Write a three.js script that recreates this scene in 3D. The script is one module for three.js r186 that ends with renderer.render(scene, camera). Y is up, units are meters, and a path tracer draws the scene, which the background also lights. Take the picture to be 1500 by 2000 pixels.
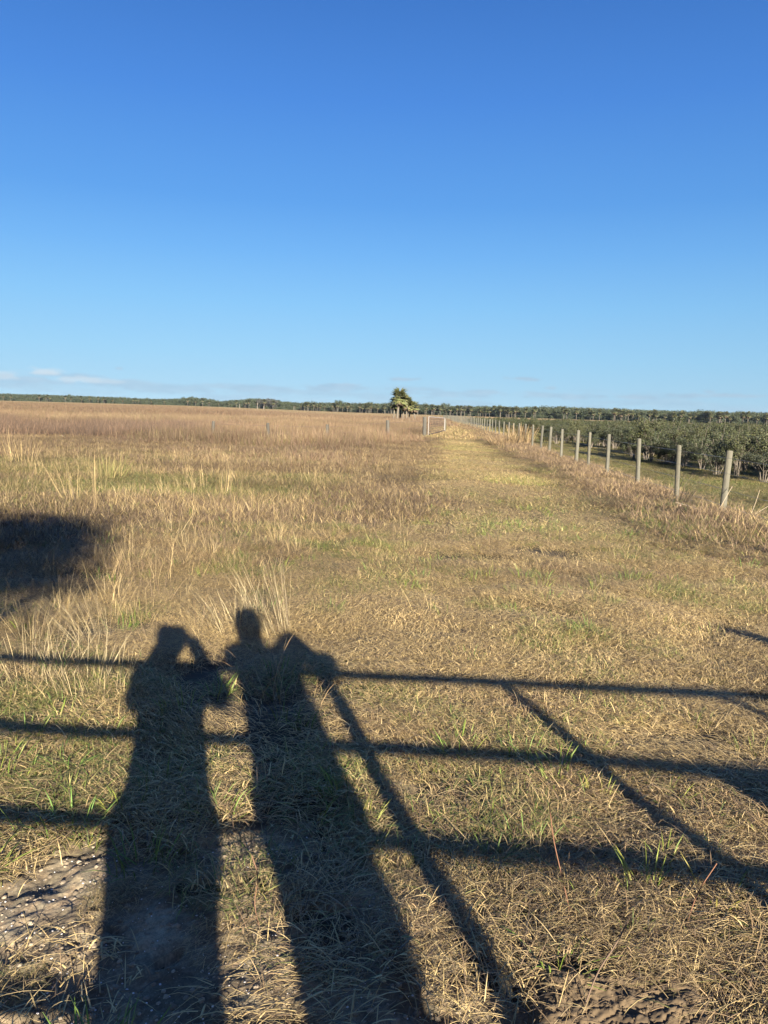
import * as THREE from 'three';
import { mergeGeometries } from 'three/addons/utils/BufferGeometryUtils.js';

// ---------------------------------------------------------------- camera, sky, sun, exposure
const scene = new THREE.Scene();
const EYE = 1.62;
const camera = new THREE.PerspectiveCamera(67.33, 0.75, 0.03, 4000);
camera.position.set(0, EYE, 0);
camera.rotation.order = 'YXZ';
camera.rotation.set(-7.549 * Math.PI / 180, 0, 1.585 * Math.PI / 180);

const EXPOSURE = 3.9;
const renderer = new THREE.WebGLRenderer({ antialias: true });
renderer.toneMapping = THREE.LinearToneMapping;
renderer.toneMappingExposure = EXPOSURE;
renderer.shadowMap.enabled = true;

const SUN_EL = 16.2 * Math.PI / 180, SUN_AZ = 15.4 * Math.PI / 180;        // the sun stands behind the camera, a little to the right
const toSun = new THREE.Vector3(Math.sin(SUN_AZ) * Math.cos(SUN_EL), Math.sin(SUN_EL), Math.cos(SUN_AZ) * Math.cos(SUN_EL));
const sun = new THREE.DirectionalLight(new THREE.Color().setRGB(1, 0.9, 0.79), 5);
sun.position.copy(toSun).multiplyScalar(120);
sun.castShadow = true;
sun.shadow.mapSize.set(4096, 4096);
Object.assign(sun.shadow.camera, { left: -90, right: 90, top: 90, bottom: -90, near: 1, far: 400 });
scene.add(sun, sun.target);

// ---------------------------------------------------------------- random numbers and noise
function rng(seed) { let s = seed | 0; return () => { s = (s + 0x6d2b79f5) | 0; let t = Math.imul(s ^ (s >>> 15), 1 | s); t = (t + Math.imul(t ^ (t >>> 7), 61 | t)) ^ t; return ((t ^ (t >>> 14)) >>> 0) / 4294967296; }; }
const hash2 = (x, y, s) => { let h = Math.imul(x, 374761393) ^ Math.imul(y, 668265263) ^ Math.imul(s, 982451653); h = Math.imul(h ^ (h >>> 13), 1274126177); return ((h ^ (h >>> 16)) >>> 0) / 4294967296; };
function vnoise(x, y, s = 1) {
  const ix = Math.floor(x), iy = Math.floor(y), fx = x - ix, fy = y - iy, u = fx * fx * (3 - 2 * fx), v = fy * fy * (3 - 2 * fy);
  const a = hash2(ix, iy, s), b = hash2(ix + 1, iy, s), c = hash2(ix, iy + 1, s), d = hash2(ix + 1, iy + 1, s);
  return a + (b - a) * u + (c - a) * v + (a - b - c + d) * u * v;
}
const fbm = (x, y, s = 1, o = 4) => { let t = 0, a = 0.5, n = 0; for (let i = 0; i < o; i++) { t += a * vnoise(x, y, s + i * 17); n += a; a *= 0.5; x = x * 2.03 + 7.1; y = y * 2.03 + 3.7; } return t / n; };
const sm = (x, a, b) => { const t = Math.min(1, Math.max(0, (x - a) / (b - a))); return t * t * (3 - 2 * t); };
const mix = (a, b, t) => a + (b - a) * t;
const mix3 = (a, b, t) => [mix(a[0], b[0], t), mix(a[1], b[1], t), mix(a[2], b[2], t)];
const lin = (c) => c.map((v) => { v /= 255; return v <= 0.04045 ? v / 12.92 : Math.pow((v + 0.055) / 1.055, 2.4); });

// ---------------------------------------------------------------- sky: clear air with a low bank of thin cloud along the horizon
{
  const W = 4096, H = 2048, data = new Float32Array(W * H * 4);
  const stops = [[-90, [150, 160, 165]], [-1, [176, 214, 236]], [0, [183, 219, 239]], [1.5, [174, 217, 243]], [3.8, [161, 213, 247]], [7.4, [140, 201, 249]], [10.9, [118, 183, 246]], [14.2, [99, 165, 238]], [20.5, [80, 142, 225]], [26.1, [67, 124, 205]], [40, [48, 96, 176]], [90, [30, 66, 138]]].map(([e, c]) => [e, lin(c)]);
  // the low clouds: bearing, elevation, half width, half height (degrees), density, white or grey
  const CLOUDS = [[-23.8, 1.9, 1.1, 0.33, 0.75, 1], [-21.9, 1.45, 2.1, 0.27, 0.6, 1], [-26.2, 1.5, 1.0, 0.36, 0.5, 1], [-19.8, 1.42, 1.3, 0.22, 0.4, 1], [-25, 1.35, 3.4, 0.35, 0.6, 0], [-22.4, 1.75, 2.4, 0.16, 0.5, 0], [-18.2, 1.35, 3.2, 0.3, 0.55, 0], [-15.6, 1.15, 4.2, 0.36, 0.5, 0], [-10.2, 1.3, 4.1, 0.3, 0.55, 0],
    [-4.2, 1.5, 3, 0.27, 0.6, 0], [-3.1, 1.75, 1.5, 0.12, 0.7, 0], [1.1, 2.28, 1.3, 0.13, 0.75, 0], [1.9, 1.6, 2.3, 0.2, 0.5, 0], [4.2, 1.3, 3.8, 0.28, 0.5, 0], [9.8, 2.5, 1.2, 0.13, 0.75, 0], [7.2, 1.5, 1.5, 0.15, 0.6, 0], [11.8, 1.9, 0.4, 0.1, 0.6, 0], [12.4, 1.35, 4.1, 0.25, 0.55, 0], [17.8, 1.4, 2.2, 0.2, 0.65, 0],
    [21.2, 1.55, 1.8, 0.16, 0.65, 0], [24.2, 1.6, 2.1, 0.16, 0.75, 0], [22.4, 1.85, 0.5, 0.15, 0.6, 0], [-19, 2.35, 0.32, 0.09, 0.6, 0], [19.3, 1.0, 5.4, 0.2, 0.4, 0], [-5.7, 1.1, 7.5, 0.28, 0.4, 0]];
  const base = (e) => { let i = 0; while (i < stops.length - 2 && stops[i + 1][0] < e) i++; const t = Math.min(1, Math.max(0, (e - stops[i][0]) / (stops[i + 1][0] - stops[i][0]))); return mix3(stops[i][1], stops[i + 1][1], t); };
  for (let r = 0; r < H; r++) {
    const el = ((r + 0.5) / H - 0.5) * Math.PI, e = el * 180 / Math.PI, cy = Math.sin(el), ce = Math.cos(el), b = base(e);
    const c0 = toSun.y * cy - toSun.z * ce, n0 = 0.86 + 0.24 * c0 * c0;
    for (let c = 0; c < W; c++) {
      const phi = ((c + 0.5) / W - 0.5) * 2 * Math.PI, dx = Math.cos(phi) * ce, dz = Math.sin(phi) * ce;
      const cg = dx * toSun.x + cy * toSun.y + dz * toSun.z, k = (0.86 + 0.24 * cg * cg) / n0, g = Math.acos(Math.min(1, Math.max(-1, cg))) * 57.3;
      const mie = 0.5 * Math.exp(-g * g / 700) + 0.12 * Math.exp(-g / 40) * (g < 120 ? 1 - g / 120 : 0);
      let p = [b[0] * k + mie, b[1] * k + mie * 0.86, b[2] * k + mie * 0.66];
      if (e > 0 && e < 6) {
        const a = phi * 57.3 + 90;                                           // degrees round the horizon, 0 straight ahead
        const low = fbm(a * 0.2, e * 1.7, 31, 5), wisp = fbm(a * 0.45 + e * 0.6, e * 4.2, 77, 5), rag = fbm(a * 1.3, e * 5, 15, 5);
        let dens = sm(low, 0.4, 0.66) * sm(e, 0.05, 0.5) * (1 - sm(e, 1.0, 2.2)) * 0.42 + (Math.abs(a) > 30 ? sm(wisp, 0.55, 0.7) * sm(e, 0.4, 0.9) * (1 - sm(e, 1.7, 2.8)) * 0.6 : 0), white = 0;
        if (Math.abs(a) < 34) for (const [ca, cb, ra, rb, k, w] of CLOUDS) {
          const u = (a - ca) / ra, v = (e - cb) / rb * (w && e < cb ? 1.7 : 1), q = Math.sqrt(u * u + v * v) + (rag - 0.5) * 1.5; if (q > 1.3) continue;
          const m = k * (1 - sm(q, 0.5, 1.15)); if (w) white = Math.max(white, m); else dens = Math.max(dens, m);
        }
        p = mix3(p, mix3(lin([158, 186, 211]), lin([186, 209, 228]), fbm(a * 0.9, e * 5, 12, 3)), Math.min(0.8, dens * 1.0)); p = mix3(p, lin([220, 230, 237]), white * 0.8);
      }
      const i = (r * W + c) * 4;
      data[i] = p[0] / EXPOSURE; data[i + 1] = p[1] / EXPOSURE; data[i + 2] = p[2] / EXPOSURE; data[i + 3] = 1;
    }
  }
  const sky = new THREE.DataTexture(data, W, H, THREE.RGBAFormat, THREE.FloatType);
  sky.mapping = THREE.EquirectangularReflectionMapping; sky.magFilter = THREE.LinearFilter; sky.minFilter = THREE.LinearFilter; sky.needsUpdate = true;
  scene.background = sky; scene.environment = sky;
}

// ---------------------------------------------------------------- helpers
const taken = new Map();
function numbered(name) { const n = taken.get(name) ?? 0; taken.set(name, n + 1); return n ? name + '_' + String(n).padStart(3, '0') : name; }
function tag(o, label, category, group, kind) { o.userData = { label, category }; if (group) o.userData.group = group; if (kind) o.userData.kind = kind; return o; }
function thing(name, label, category, [x, y, z] = [0, 0, 0], group) { const o = new THREE.Group(); o.name = numbered(name); scene.add(o); o.position.set(x, y, z); return tag(o, label, category, group); }
function part(name, geo, mat, parent) { const m = new THREE.Mesh(geo, mat); m.name = name; m.castShadow = m.receiveShadow = true; parent.add(m); return m; }
function copy(o, label, group) { const c = o.clone(); c.name = numbered(o.name.replace(/_\d{3}$/, '')); c.userData = { ...o.userData }; if (label) c.userData.label = label; if (group) c.userData.group = group; scene.add(c); return c; }
const std = (o) => new THREE.MeshStandardMaterial({ roughness: 0.85, ...o });
const rgb = (r, g, b) => new THREE.Color().setRGB(r, g, b);

// height of the ground: almost level pasture, lumpy underfoot
const gh = (x, d) => { const r = Math.hypot(x, d), near = 1 - sm(r, 30, 120); return (r < 14 ? (1 - sm(r, 9, 14)) * 0.085 * (fbm(x * 2.7, d * 2.7, 41, 3) - 0.5) : 0) + near * (0.07 * (fbm(x * 0.55, d * 0.55, 3, 3) - 0.5) + 0.05 * (fbm(x * 0.13, d * 0.13, 8, 2) - 0.5)) + 0.09 * bank(x, d) - 2.3 * sm(d, 60, 430) * sm(x / Math.max(1, d), -0.3, -0.02); };
const fenceX = (d) => 5.58 + 0.052 * (d - 12.8);
const trackX = (d) => 1.45 + 0.07 * d;
function bank(x, d) { const f = fenceX(d) - x; return sm(f, -0.6, 0.3) * (1 - sm(f, 0.7, 1.9)) * sm(d, 6, 11); }
const bare = (x, d) => {
  const e = (cx, cd, rx, rd) => 1 - sm(Math.hypot((x - cx) / rx, (d - cd) / rd), 0.55, 1.15);
  return Math.min(1, Math.max(e(-0.8, 2.05, 0.75, 0.72), e(-0.25, 1.6, 0.75, 0.6), 0.85 * e(-0.4, 2.4, 0.45, 0.5), 0.75 * e(-0.02, 3.02, 0.2, 0.28), 0.55 * e(0.1, 2.3, 0.22, 0.3))) * sm(fbm(x * 5, d * 5, 44, 3), 0.2, 0.5);
};
const mound = (x, d) => 1 - sm(Math.hypot((x - 0.7) / 0.34, (d - 1.78) / 0.33) + 0.5 * (fbm(x * 6, d * 6, 14, 2) - 0.5), 0.62, 1.0);

// ---------------------------------------------------------------- ground
const TEX = 1024;
function grainTexture(seed, fn) {
  const d = new Uint8Array(TEX * TEX * 4), n = (x, y, f, s) => { const ix = Math.floor(x * f), iy = Math.floor(y * f), u = x * f - ix, v = y * f - iy, q = (a, b) => hash2(((ix + a) % f + f) % f, ((iy + b) % f + f) % f, s), su = u * u * (3 - 2 * u), sv = v * v * (3 - 2 * v); return mix(mix(q(0, 0), q(1, 0), su), mix(q(0, 1), q(1, 1), su), sv); };
  for (let y = 0; y < TEX; y++) for (let x = 0; x < TEX; x++) { const c = fn(x / TEX, y / TEX, (f, s) => n(x / TEX, y / TEX, f, s + seed)), i = (y * TEX + x) * 4; d[i] = c[0]; d[i + 1] = c[1]; d[i + 2] = c[2]; d[i + 3] = 255; }
  const t = new THREE.DataTexture(d, TEX, TEX); t.wrapS = t.wrapT = THREE.RepeatWrapping; t.magFilter = THREE.LinearFilter; t.needsUpdate = true; return t;
}
const litterMap = grainTexture(5, (x, y, n) => { const v = 0.35 * n(8, 1) + 0.3 * n(64, 2) + 0.35 * n(256, 3), w = n(32, 4); const k = 205 + 150 * (v - 0.5); return [k, k * (0.95 + 0.07 * w), k * (0.88 + 0.1 * w)].map((q) => Math.max(0, Math.min(255, q))); });
litterMap.colorSpace = THREE.SRGBColorSpace;
const bumpMap = grainTexture(9, (x, y, n) => { const v = 255 * (0.4 * n(24, 1) + 0.3 * n(90, 2) + 0.3 * n(300, 3)); return [v, v, v]; });

function groundColor(x, d) {
  const r = Math.hypot(x, d), left = trackX(d) - 2 - x, right = x - fenceX(d);
  let c = [0.055, 0.042, 0.026];
  c = mix3(c, [0.06, 0.058, 0.026], sm(fbm(x * 0.4, d * 0.4, 21), 0.45, 0.65) * 0.6);
  c = mix3(c, [0.11, 0.075, 0.042], sm(left, 0, 6) * sm(d, 22, 45));
  c = mix3(c, [0.08, 0.08, 0.032], sm(right, 0, 1));
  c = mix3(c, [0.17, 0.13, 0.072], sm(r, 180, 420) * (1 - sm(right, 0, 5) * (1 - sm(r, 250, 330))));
  const n = 0.8 + 0.4 * fbm(x * 0.9, d * 0.9, 61, 3);
  return c.map((v) => v * n);
}
{
  const N = 520, B = 8, A = 2600 / Math.sinh(B), pos = [], col = [], uv = [], idx = [];
  const u = []; for (let i = 0; i <= N; i++) u.push(A * Math.sinh(B * (i / N * 2 - 1)));
  for (let j = 0; j <= N; j++) for (let i = 0; i <= N; i++) {
    const x = u[i] + 0.3, d = u[j] + 3.2;
    const y = gh(x, d) - 0.035 * sm(bare(x, d), 0, 0.3) - 0.012 * sm(Math.hypot(x + 0.4, d - 2), 1.6, 1.0);
    pos.push(x, y, -d); uv.push(x / 1.7, d / 1.7); col.push(...groundColor(x, d));
  }
  for (let j = 0; j < N; j++) for (let i = 0; i < N; i++) { const a = j * (N + 1) + i, b = a + 1, c = a + N + 1, e = c + 1; idx.push(a, b, e, a, e, c); }
  const g = new THREE.BufferGeometry(); g.setAttribute('position', new THREE.Float32BufferAttribute(pos, 3)); g.setAttribute('uv', new THREE.Float32BufferAttribute(uv, 2)); g.setAttribute('color', new THREE.Float32BufferAttribute(col, 3)); g.setIndex(idx); g.computeVertexNormals();
  const m = new THREE.Mesh(g, std({ vertexColors: true, map: litterMap, bumpMap, bumpScale: 0.004, roughness: 0.95 })); m.name = 'ground'; m.receiveShadow = true; m.castShadow = true; m.userData = { kind: 'structure', label: 'level pasture ground under the grass' }; scene.add(m);
}
const soilY = (x, d) => { const b = bare(x, d); return gh(x, d) - 0.03 * (1 - sm(b, 0.0, 0.2)) - 0.004 + (fbm(x * 16, d * 16, 71, 4) - 0.5) * 0.03 + (fbm(x * 55, d * 55, 73, 3) - 0.5) * 0.009; };
// bare sandy soil in front of the photographer
{
  const nx = 300, nd = 320, x0 = -1.9, x1 = 0.6, d0 = 0.7, d1 = 3.5, pos = [], uv = [], col = [], idx = [];
  for (let j = 0; j <= nd; j++) for (let i = 0; i <= nx; i++) {
    const x = mix(x0, x1, i / nx), d = mix(d0, d1, j / nd), b = bare(x, d), edge = Math.min(i, nx - i, j, nd - j) < 3 ? 0 : 1;
    const y = soilY(x, d) - (edge ? 0 : 0.1);
    pos.push(x, y, -d); uv.push(x / 0.9, d / 0.9);
    const n = fbm(x * 9, d * 9, 19, 3); col.push(...mix3([0.19, 0.15, 0.095], [0.37, 0.3, 0.2], sm(n, 0.3, 0.7)));
  }
  for (let j = 0; j < nd; j++) for (let i = 0; i < nx; i++) { const a = j * (nx + 1) + i, b = a + 1, c = a + nx + 1, e = c + 1; idx.push(a, b, e, a, e, c); }
  const g = new THREE.BufferGeometry(); g.setAttribute('position', new THREE.Float32BufferAttribute(pos, 3)); g.setAttribute('uv', new THREE.Float32BufferAttribute(uv, 2)); g.setAttribute('color', new THREE.Float32BufferAttribute(col, 3)); g.setIndex(idx); g.computeVertexNormals();
  const m = new THREE.Mesh(g, std({ vertexColors: true, map: litterMap, bumpMap, bumpScale: 0.0016, roughness: 0.95 })); m.name = 'bare_soil'; m.receiveShadow = m.castShadow = true; m.userData = { kind: 'structure', label: 'bare grey sandy soil worn through the grass' }; scene.add(m);
}

// ---------------------------------------------------------------- grass blades
function bladeBuffer() { return { p: [], n: [], c: [], i: [] }; }
// one blade: starts at (x,y,z), azimuth az, elevation e0 bending to e1 along its length
function blade(B, x, y, z, az, e0, e1, len, w, seg, col, twist = 0) {
  const p0 = B.p.length / 3, sx = Math.cos(az + Math.PI / 2 + twist), sz = Math.sin(az + Math.PI / 2 + twist);
  let px = x, py = y, pz = z;
  for (let s = 0; s <= seg; s++) {
    const t = s / seg, e = e0 + (e1 - e0) * t, hw = w * 0.5 * (s === seg ? 0.12 : 1 - 0.35 * t * t), cx = Math.cos(az) * Math.cos(e), cy = Math.sin(e), cz = Math.sin(az) * Math.cos(e);
    let nx = -sz * cy, ny = sz * cx - sx * cz, nz = sx * cy; if (ny < 0) { nx = -nx; ny = -ny; nz = -nz; }
    const l = Math.hypot(nx, ny, nz) || 1;
    B.p.push(px - sx * hw, py, pz - sz * hw, px + sx * hw, py, pz + sz * hw);
    const q = 0.66, w3 = 0.75 / l; B.n.push(nx * w3 - sx * q, ny * w3, nz * w3 - sz * q, nx * w3 + sx * q, ny * w3, nz * w3 + sz * q);  // a blade is folded or round, not flat
    B.c.push(...col, ...col);
    if (s < seg) { const k = p0 + s * 2; B.i.push(k, k + 1, k + 3, k, k + 3, k + 2); }
    const st = len / seg; px += cx * st; py = Math.max(0.002, py + cy * st); pz += cz * st;
  }
}
function toGeo(B) { const g = new THREE.BufferGeometry(); g.setAttribute('position', new THREE.Float32BufferAttribute(B.p, 3)); g.setAttribute('normal', new THREE.Float32BufferAttribute(B.n, 3)); g.setAttribute('color', new THREE.Float32BufferAttribute(B.c, 3)); g.setIndex(B.i); return g; }
const PAL = {                                                                  // dry and fresh grass, linear base colours
  blond: [[0.639, 0.477, 0.214], [0.568, 0.418, 0.180], [0.507, 0.374, 0.158], [0.365, 0.258, 0.111], [0.213, 0.146, 0.072], [0.111, 0.080, 0.045], [0.427, 0.321, 0.129]],
  brown: [[0.300, 0.204, 0.099], [0.228, 0.151, 0.073], [0.372, 0.257, 0.120], [0.145, 0.098, 0.050], [0.434, 0.320, 0.152]],
  olive: [[0.259, 0.238, 0.072], [0.175, 0.174, 0.046], [0.372, 0.300, 0.114], [0.455, 0.350, 0.144], [0.135, 0.145, 0.038]],
  green: [[0.117, 0.174, 0.025], [0.090, 0.147, 0.022], [0.153, 0.202, 0.034], [0.198, 0.219, 0.050]],
  pink: [[0.282, 0.194, 0.108], [0.226, 0.150, 0.086], [0.329, 0.234, 0.129], [0.159, 0.108, 0.064]],
  sedge: [[0.254, 0.158, 0.079], [0.216, 0.129, 0.062], [0.282, 0.191, 0.098], [0.165, 0.100, 0.052], [0.310, 0.229, 0.121]],
  grey: [[0.103, 0.081, 0.055], [0.140, 0.107, 0.071], [0.077, 0.062, 0.042], [0.175, 0.132, 0.083]],
  far: [[0.273, 0.209, 0.096], [0.234, 0.175, 0.078], [0.302, 0.244, 0.116]],
  tuft: [[0.453, 0.367, 0.185], [0.374, 0.291, 0.140], [0.512, 0.418, 0.220], [0.266, 0.199, 0.100], [0.158, 0.117, 0.065]],
  pale: [[0.579, 0.437, 0.197], [0.517, 0.378, 0.159], [0.621, 0.484, 0.235], [0.414, 0.292, 0.120]],
};
const pick = (R, pal) => { const c = pal[Math.floor(R() * pal.length)], k = 0.56 + 0.34 * R(); return [c[0] * k, c[1] * k, c[2] * k]; };
const D2R = Math.PI / 180;
// a patch of n blades in a disc of radius rad
function patch(seed, { n, rad, len, w, e0, e1, y = [0, 0], seg = 3, pal, second, share = 0, wind = 0, windW = 1 }) {
  const R = rng(seed), B = bladeBuffer(), r2 = (a) => mix(a[0], a[1], R());
  for (let k = 0; k < n; k++) {
    const r = rad * Math.sqrt(R()), a = R() * 6.283, az = R() < windW ? R() * 6.283 : wind + (R() - 0.5) * 1.4;
    const broad = R() < 0.28; blade(B, r * Math.cos(a), r2(y), r * Math.sin(a), az, r2(e0) * D2R, r2(e1) * D2R, r2(len) * (broad ? 0.4 + 0.4 * R() : 1), r2(w) * (broad ? 1.2 + 0.8 * R() : 1), seg, pick(R, R() < share ? second : pal), (R() - 0.5) * 1.2);
  }
  return toGeo(B);
}
// upright bunch: blades fan from one root
function bunch(seed, { n, rad, len, w, spread, droop, pal, seg = 4, lean = [0, 0] }) {
  const R = rng(seed), B = bladeBuffer();
  for (let k = 0; k < n; k++) {
    const r = rad * Math.sqrt(R()), a = R() * 6.283, out = a + (R() - 0.5) * 1.2, tilt = Math.pow(R(), 0.8) * spread;
    let vx = Math.cos(out) * Math.sin(tilt * D2R) + lean[0], vz = Math.sin(out) * Math.sin(tilt * D2R) + lean[1];
    const h = Math.hypot(vx, vz), e = Math.atan2(Math.max(0.15, Math.cos(tilt * D2R)), h), az = Math.atan2(vz, vx);
    blade(B, r * Math.cos(a), 0, r * Math.sin(a), az, e, e - droop * D2R * (0.3 + R()), mix(len[0], len[1], Math.pow(R(), 0.7)), mix(w[0], w[1], R()), seg, pick(R, pal), (R() - 0.5) * 2.5);
  }
  return toGeo(B);
}
const grassMat = std({ vertexColors: true, roughness: 0.62 }), dullMat = std({ vertexColors: true, roughness: 0.9 });

// stuff: one Group of instanced patches that share a description
function stuff(name, label, category, geos, mat, spots) {
  const o = new THREE.Group(); o.name = numbered(name); scene.add(o); tag(o, label, category, undefined, 'stuff');
  const M = new THREE.Matrix4(), Q = new THREE.Quaternion(), UPV = new THREE.Vector3(0, 1, 0), P = new THREE.Vector3(), S = new THREE.Vector3();
  geos.forEach((g, v) => {
    const mine = spots.filter((s) => s.v === v); if (!mine.length) return;
    const im = new THREE.InstancedMesh(g, mat, mine.length); im.name = name + '_patch'; im.userData.kind = 'stuff'; im.castShadow = im.receiveShadow = true;
    mine.forEach((s, k) => { Q.setFromAxisAngle(UPV, s.r); P.set(s.x, s.y ?? gh(s.x, s.d), -s.d); S.set(s.s, s.sy ?? s.s, s.s); M.compose(P, Q, S); im.setMatrixAt(k, M); im.setColorAt(k, rgb(...(s.c ?? [1, 1, 1]))); });
    o.add(im);
  });
  console.log(name, spots.length);
  return o;
}
// jittered grid over the ground that this camera (or one a step away) can see, between two distances
function spread(seed, r0, r1, step, half, fn) {
  const R = rng(seed), out = [];
  for (let d = -3; d < r1; d += step) for (let x = -r1; x < r1; x += step) {
    const X = x + (R() - 0.5) * step * 1.2, Dd = d + (R() - 0.5) * step * 1.2, a = R(), b = R(), c = R(), e = R(), r = Math.hypot(X, Dd);
    if (r < r0 || r >= r1) continue;
    if (Math.abs(X) > 2.6 + Math.max(0, Dd) * half || Dd < -2.5) continue;
    fn(X, Dd, a, b, c, e, out);
  }
  return out;
}
const leftOf = (x, d) => trackX(d) - 1.7 - x;                                  // metres into the meadow, left of the mown track
const beyond = (x, d) => x - fenceX(d);                                      // metres past the wire fence
const tone = (a, v = 0.3) => { const k = 1 - v / 2 + v * a; return [k, k, k]; };

// --- flattened straw, underfoot
const TH = { n: 440, rad: 0.22, len: [0.025, 0.13], w: [0.0012, 0.0033], e0: [-10, 30], e1: [-80, 6], y: [0.004, 0.05], seg: 4 };
const thatch = [
  patch(11, { ...TH, pal: PAL.blond }), patch(12, { ...TH, pal: PAL.blond, wind: 0.2, windW: 0.25 }), patch(13, { ...TH, pal: PAL.blond, wind: -0.4, windW: 0.25 }),
  patch(14, { ...TH, pal: PAL.brown, second: PAL.blond, share: 0.3 }), patch(15, { ...TH, pal: PAL.brown, second: PAL.olive, share: 0.3, wind: 0.2, windW: 0.4 }),
  patch(16, { ...TH, pal: PAL.olive, second: PAL.blond, share: 0.4, len: [0.04, 0.14] }), patch(17, { ...TH, pal: PAL.olive, second: PAL.green, share: 0.4, len: [0.03, 0.1], e0: [5, 60], e1: [-40, 30] }),
  patch(18, { ...TH, pal: PAL.brown, second: PAL.blond, share: 0.5, e0: [0, 60], e1: [-40, 30] }),
];
const zoneVariant = (x, d, a) => {
  const n = fbm(x * 0.75, d * 0.75, 101, 3), m = fbm(x * 0.5 + 9, d * 0.5, 205, 3), L = leftOf(x, d);
  const gr = sm(n, 0.52, 0.68) * 0.5 + 0.05, meadow = sm(L, -0.6, 2) * sm(d, 4.5, 8);
  const path = 1 - sm(Math.abs(x - trackX(d)), 1.2, 2.2); if (d > 8 && a < path * 0.8) return a < 0.16 ? 5 : a < 0.2 ? 6 : Math.floor(a * 29) % 3;
  const lawn = sm(L, 0.8, 2.5) * sm(d, 8, 11) * (1 - sm(d, 22, 27)) * 0.7 + (x < -0.6 && d < 4.2 ? 0.22 : 0);
  if (a < (gr + lawn) * 0.6) return a < (gr + lawn) * 0.36 ? 6 : 5;
  if (m > 0.56 - 0.16 * meadow && a < 0.5 + 0.35 * meadow) return a * 7 % 1 < 0.25 + 0.3 * meadow ? 7 : a * 13 % 1 < 0.5 ? 3 : 4;
  return Math.floor(a * 29) % 3;
};
stuff('flattened_straw', 'mat of flattened blond and brown straw around the shadows', 'straw', thatch, grassMat, spread(1, 0.3, 10.5, 0.135, 0.78, (x, d, a, b, c, e, out) => {
  const k = Math.max(bare(x, d), 1.05 * mound(x, d)); if (b < k * 0.78) return;
  const hole = fbm(x * 1.9 + 5, d * 1.9, 53, 3); if (c < 0.85 * sm(hole, 0.53, 0.66)) return;
  const v = zoneVariant(x, d, a), lie = v === 1 || v === 2 || v === 4;
  out.push({ x, d, r: lie ? (fbm(x * 0.8, d * 0.8, 57, 2) - 0.5) * 3.4 + (c - 0.5) * 0.7 + (c > 0.5 ? 3.14 : 0) : c * 6.283, s: (0.75 + 0.55 * e) * (k > 0.3 ? 0.5 : 1), sy: (0.5 + 1.1 * fbm(x * 1.6, d * 1.6, 52, 2)) * (k > 0.3 ? 0.5 : 1), v, c: tone(e * 0.5 + 0.5 * fbm(x * 1.3, d * 1.3, 59, 2), 0.75).map((q) => q * (1 + 0.16 * sm(x, -0.8, 0.6) * sm(d, 3, 5) - 0.14 * sm(-x, 0.8, 2) * sm(d, 5, 7))) });
}));
// --- the same litter further off, coarser blades
const MT = { n: 900, rad: 0.75, len: [0.06, 0.2], w: [0.0026, 0.0058], e0: [-5, 40], e1: [-60, 15], y: [0.004, 0.05], seg: 3 };
const midThatch = [
  patch(31, { ...MT, pal: PAL.blond }), patch(32, { ...MT, pal: PAL.blond, second: PAL.brown, share: 0.3, wind: 0.2, windW: 0.4 }), patch(33, { ...MT, pal: PAL.blond, second: PAL.olive, share: 0.3 }),
  patch(34, { ...MT, pal: PAL.brown, second: PAL.blond, share: 0.35 }), patch(35, { ...MT, pal: PAL.brown, second: PAL.olive, share: 0.35 }),
  patch(36, { ...MT, pal: PAL.olive, second: PAL.blond, share: 0.35, e0: [10, 70] }), patch(37, { ...MT, pal: PAL.olive, second: PAL.green, share: 0.4, e0: [10, 70], e1: [-20, 50], len: [0.05, 0.13] }),
  patch(38, { ...MT, pal: PAL.pink, second: PAL.blond, share: 0.35, e0: [10, 75], e1: [-20, 50] }),
];
stuff('matted_grass', 'short matted grass of the track and meadow further off', 'grass', midThatch, grassMat, spread(2, 9.5, 48, 0.48, 0.72, (x, d, a, b, c, e, out) => {
  let v = zoneVariant(x, d, a); const L = leftOf(x, d), R = beyond(x, d);
  if (R > 0.1) v = a < 0.5 ? 6 : a < 0.9 ? 5 : 4;
  else if (L > 2 && d > 13 && d < 26) { const g = sm(fbm(x * 0.22, d * 0.35, 91, 3), 0.38, 0.55); if (b < g * 0.8) v = a < 0.55 ? 6 : 5; else if (a < 0.5) v = 7; }
  else if (L > 0 && a < 0.4) v = 7;
  out.push({ x, d, r: c * 6.283, s: 0.8 + 0.5 * e, sy: R > 0.1 ? 0.6 : 0.4 + 0.7 * fbm(x, d, 52, 2) + 0.25 * sm(L, 0, 3), v, c: tone(e * 0.4 + 0.6 * sm(fbm(x * 0.45, d * 0.45, 58, 3), 0.25, 0.75), L > 0 ? 0.8 : 0.6).map((q) => q * (L > 0 ? 0.72 : R > -1.9 ? 0.85 : 1.3 + 0.2 * sm(d, 14, 24))) });
}));
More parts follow.
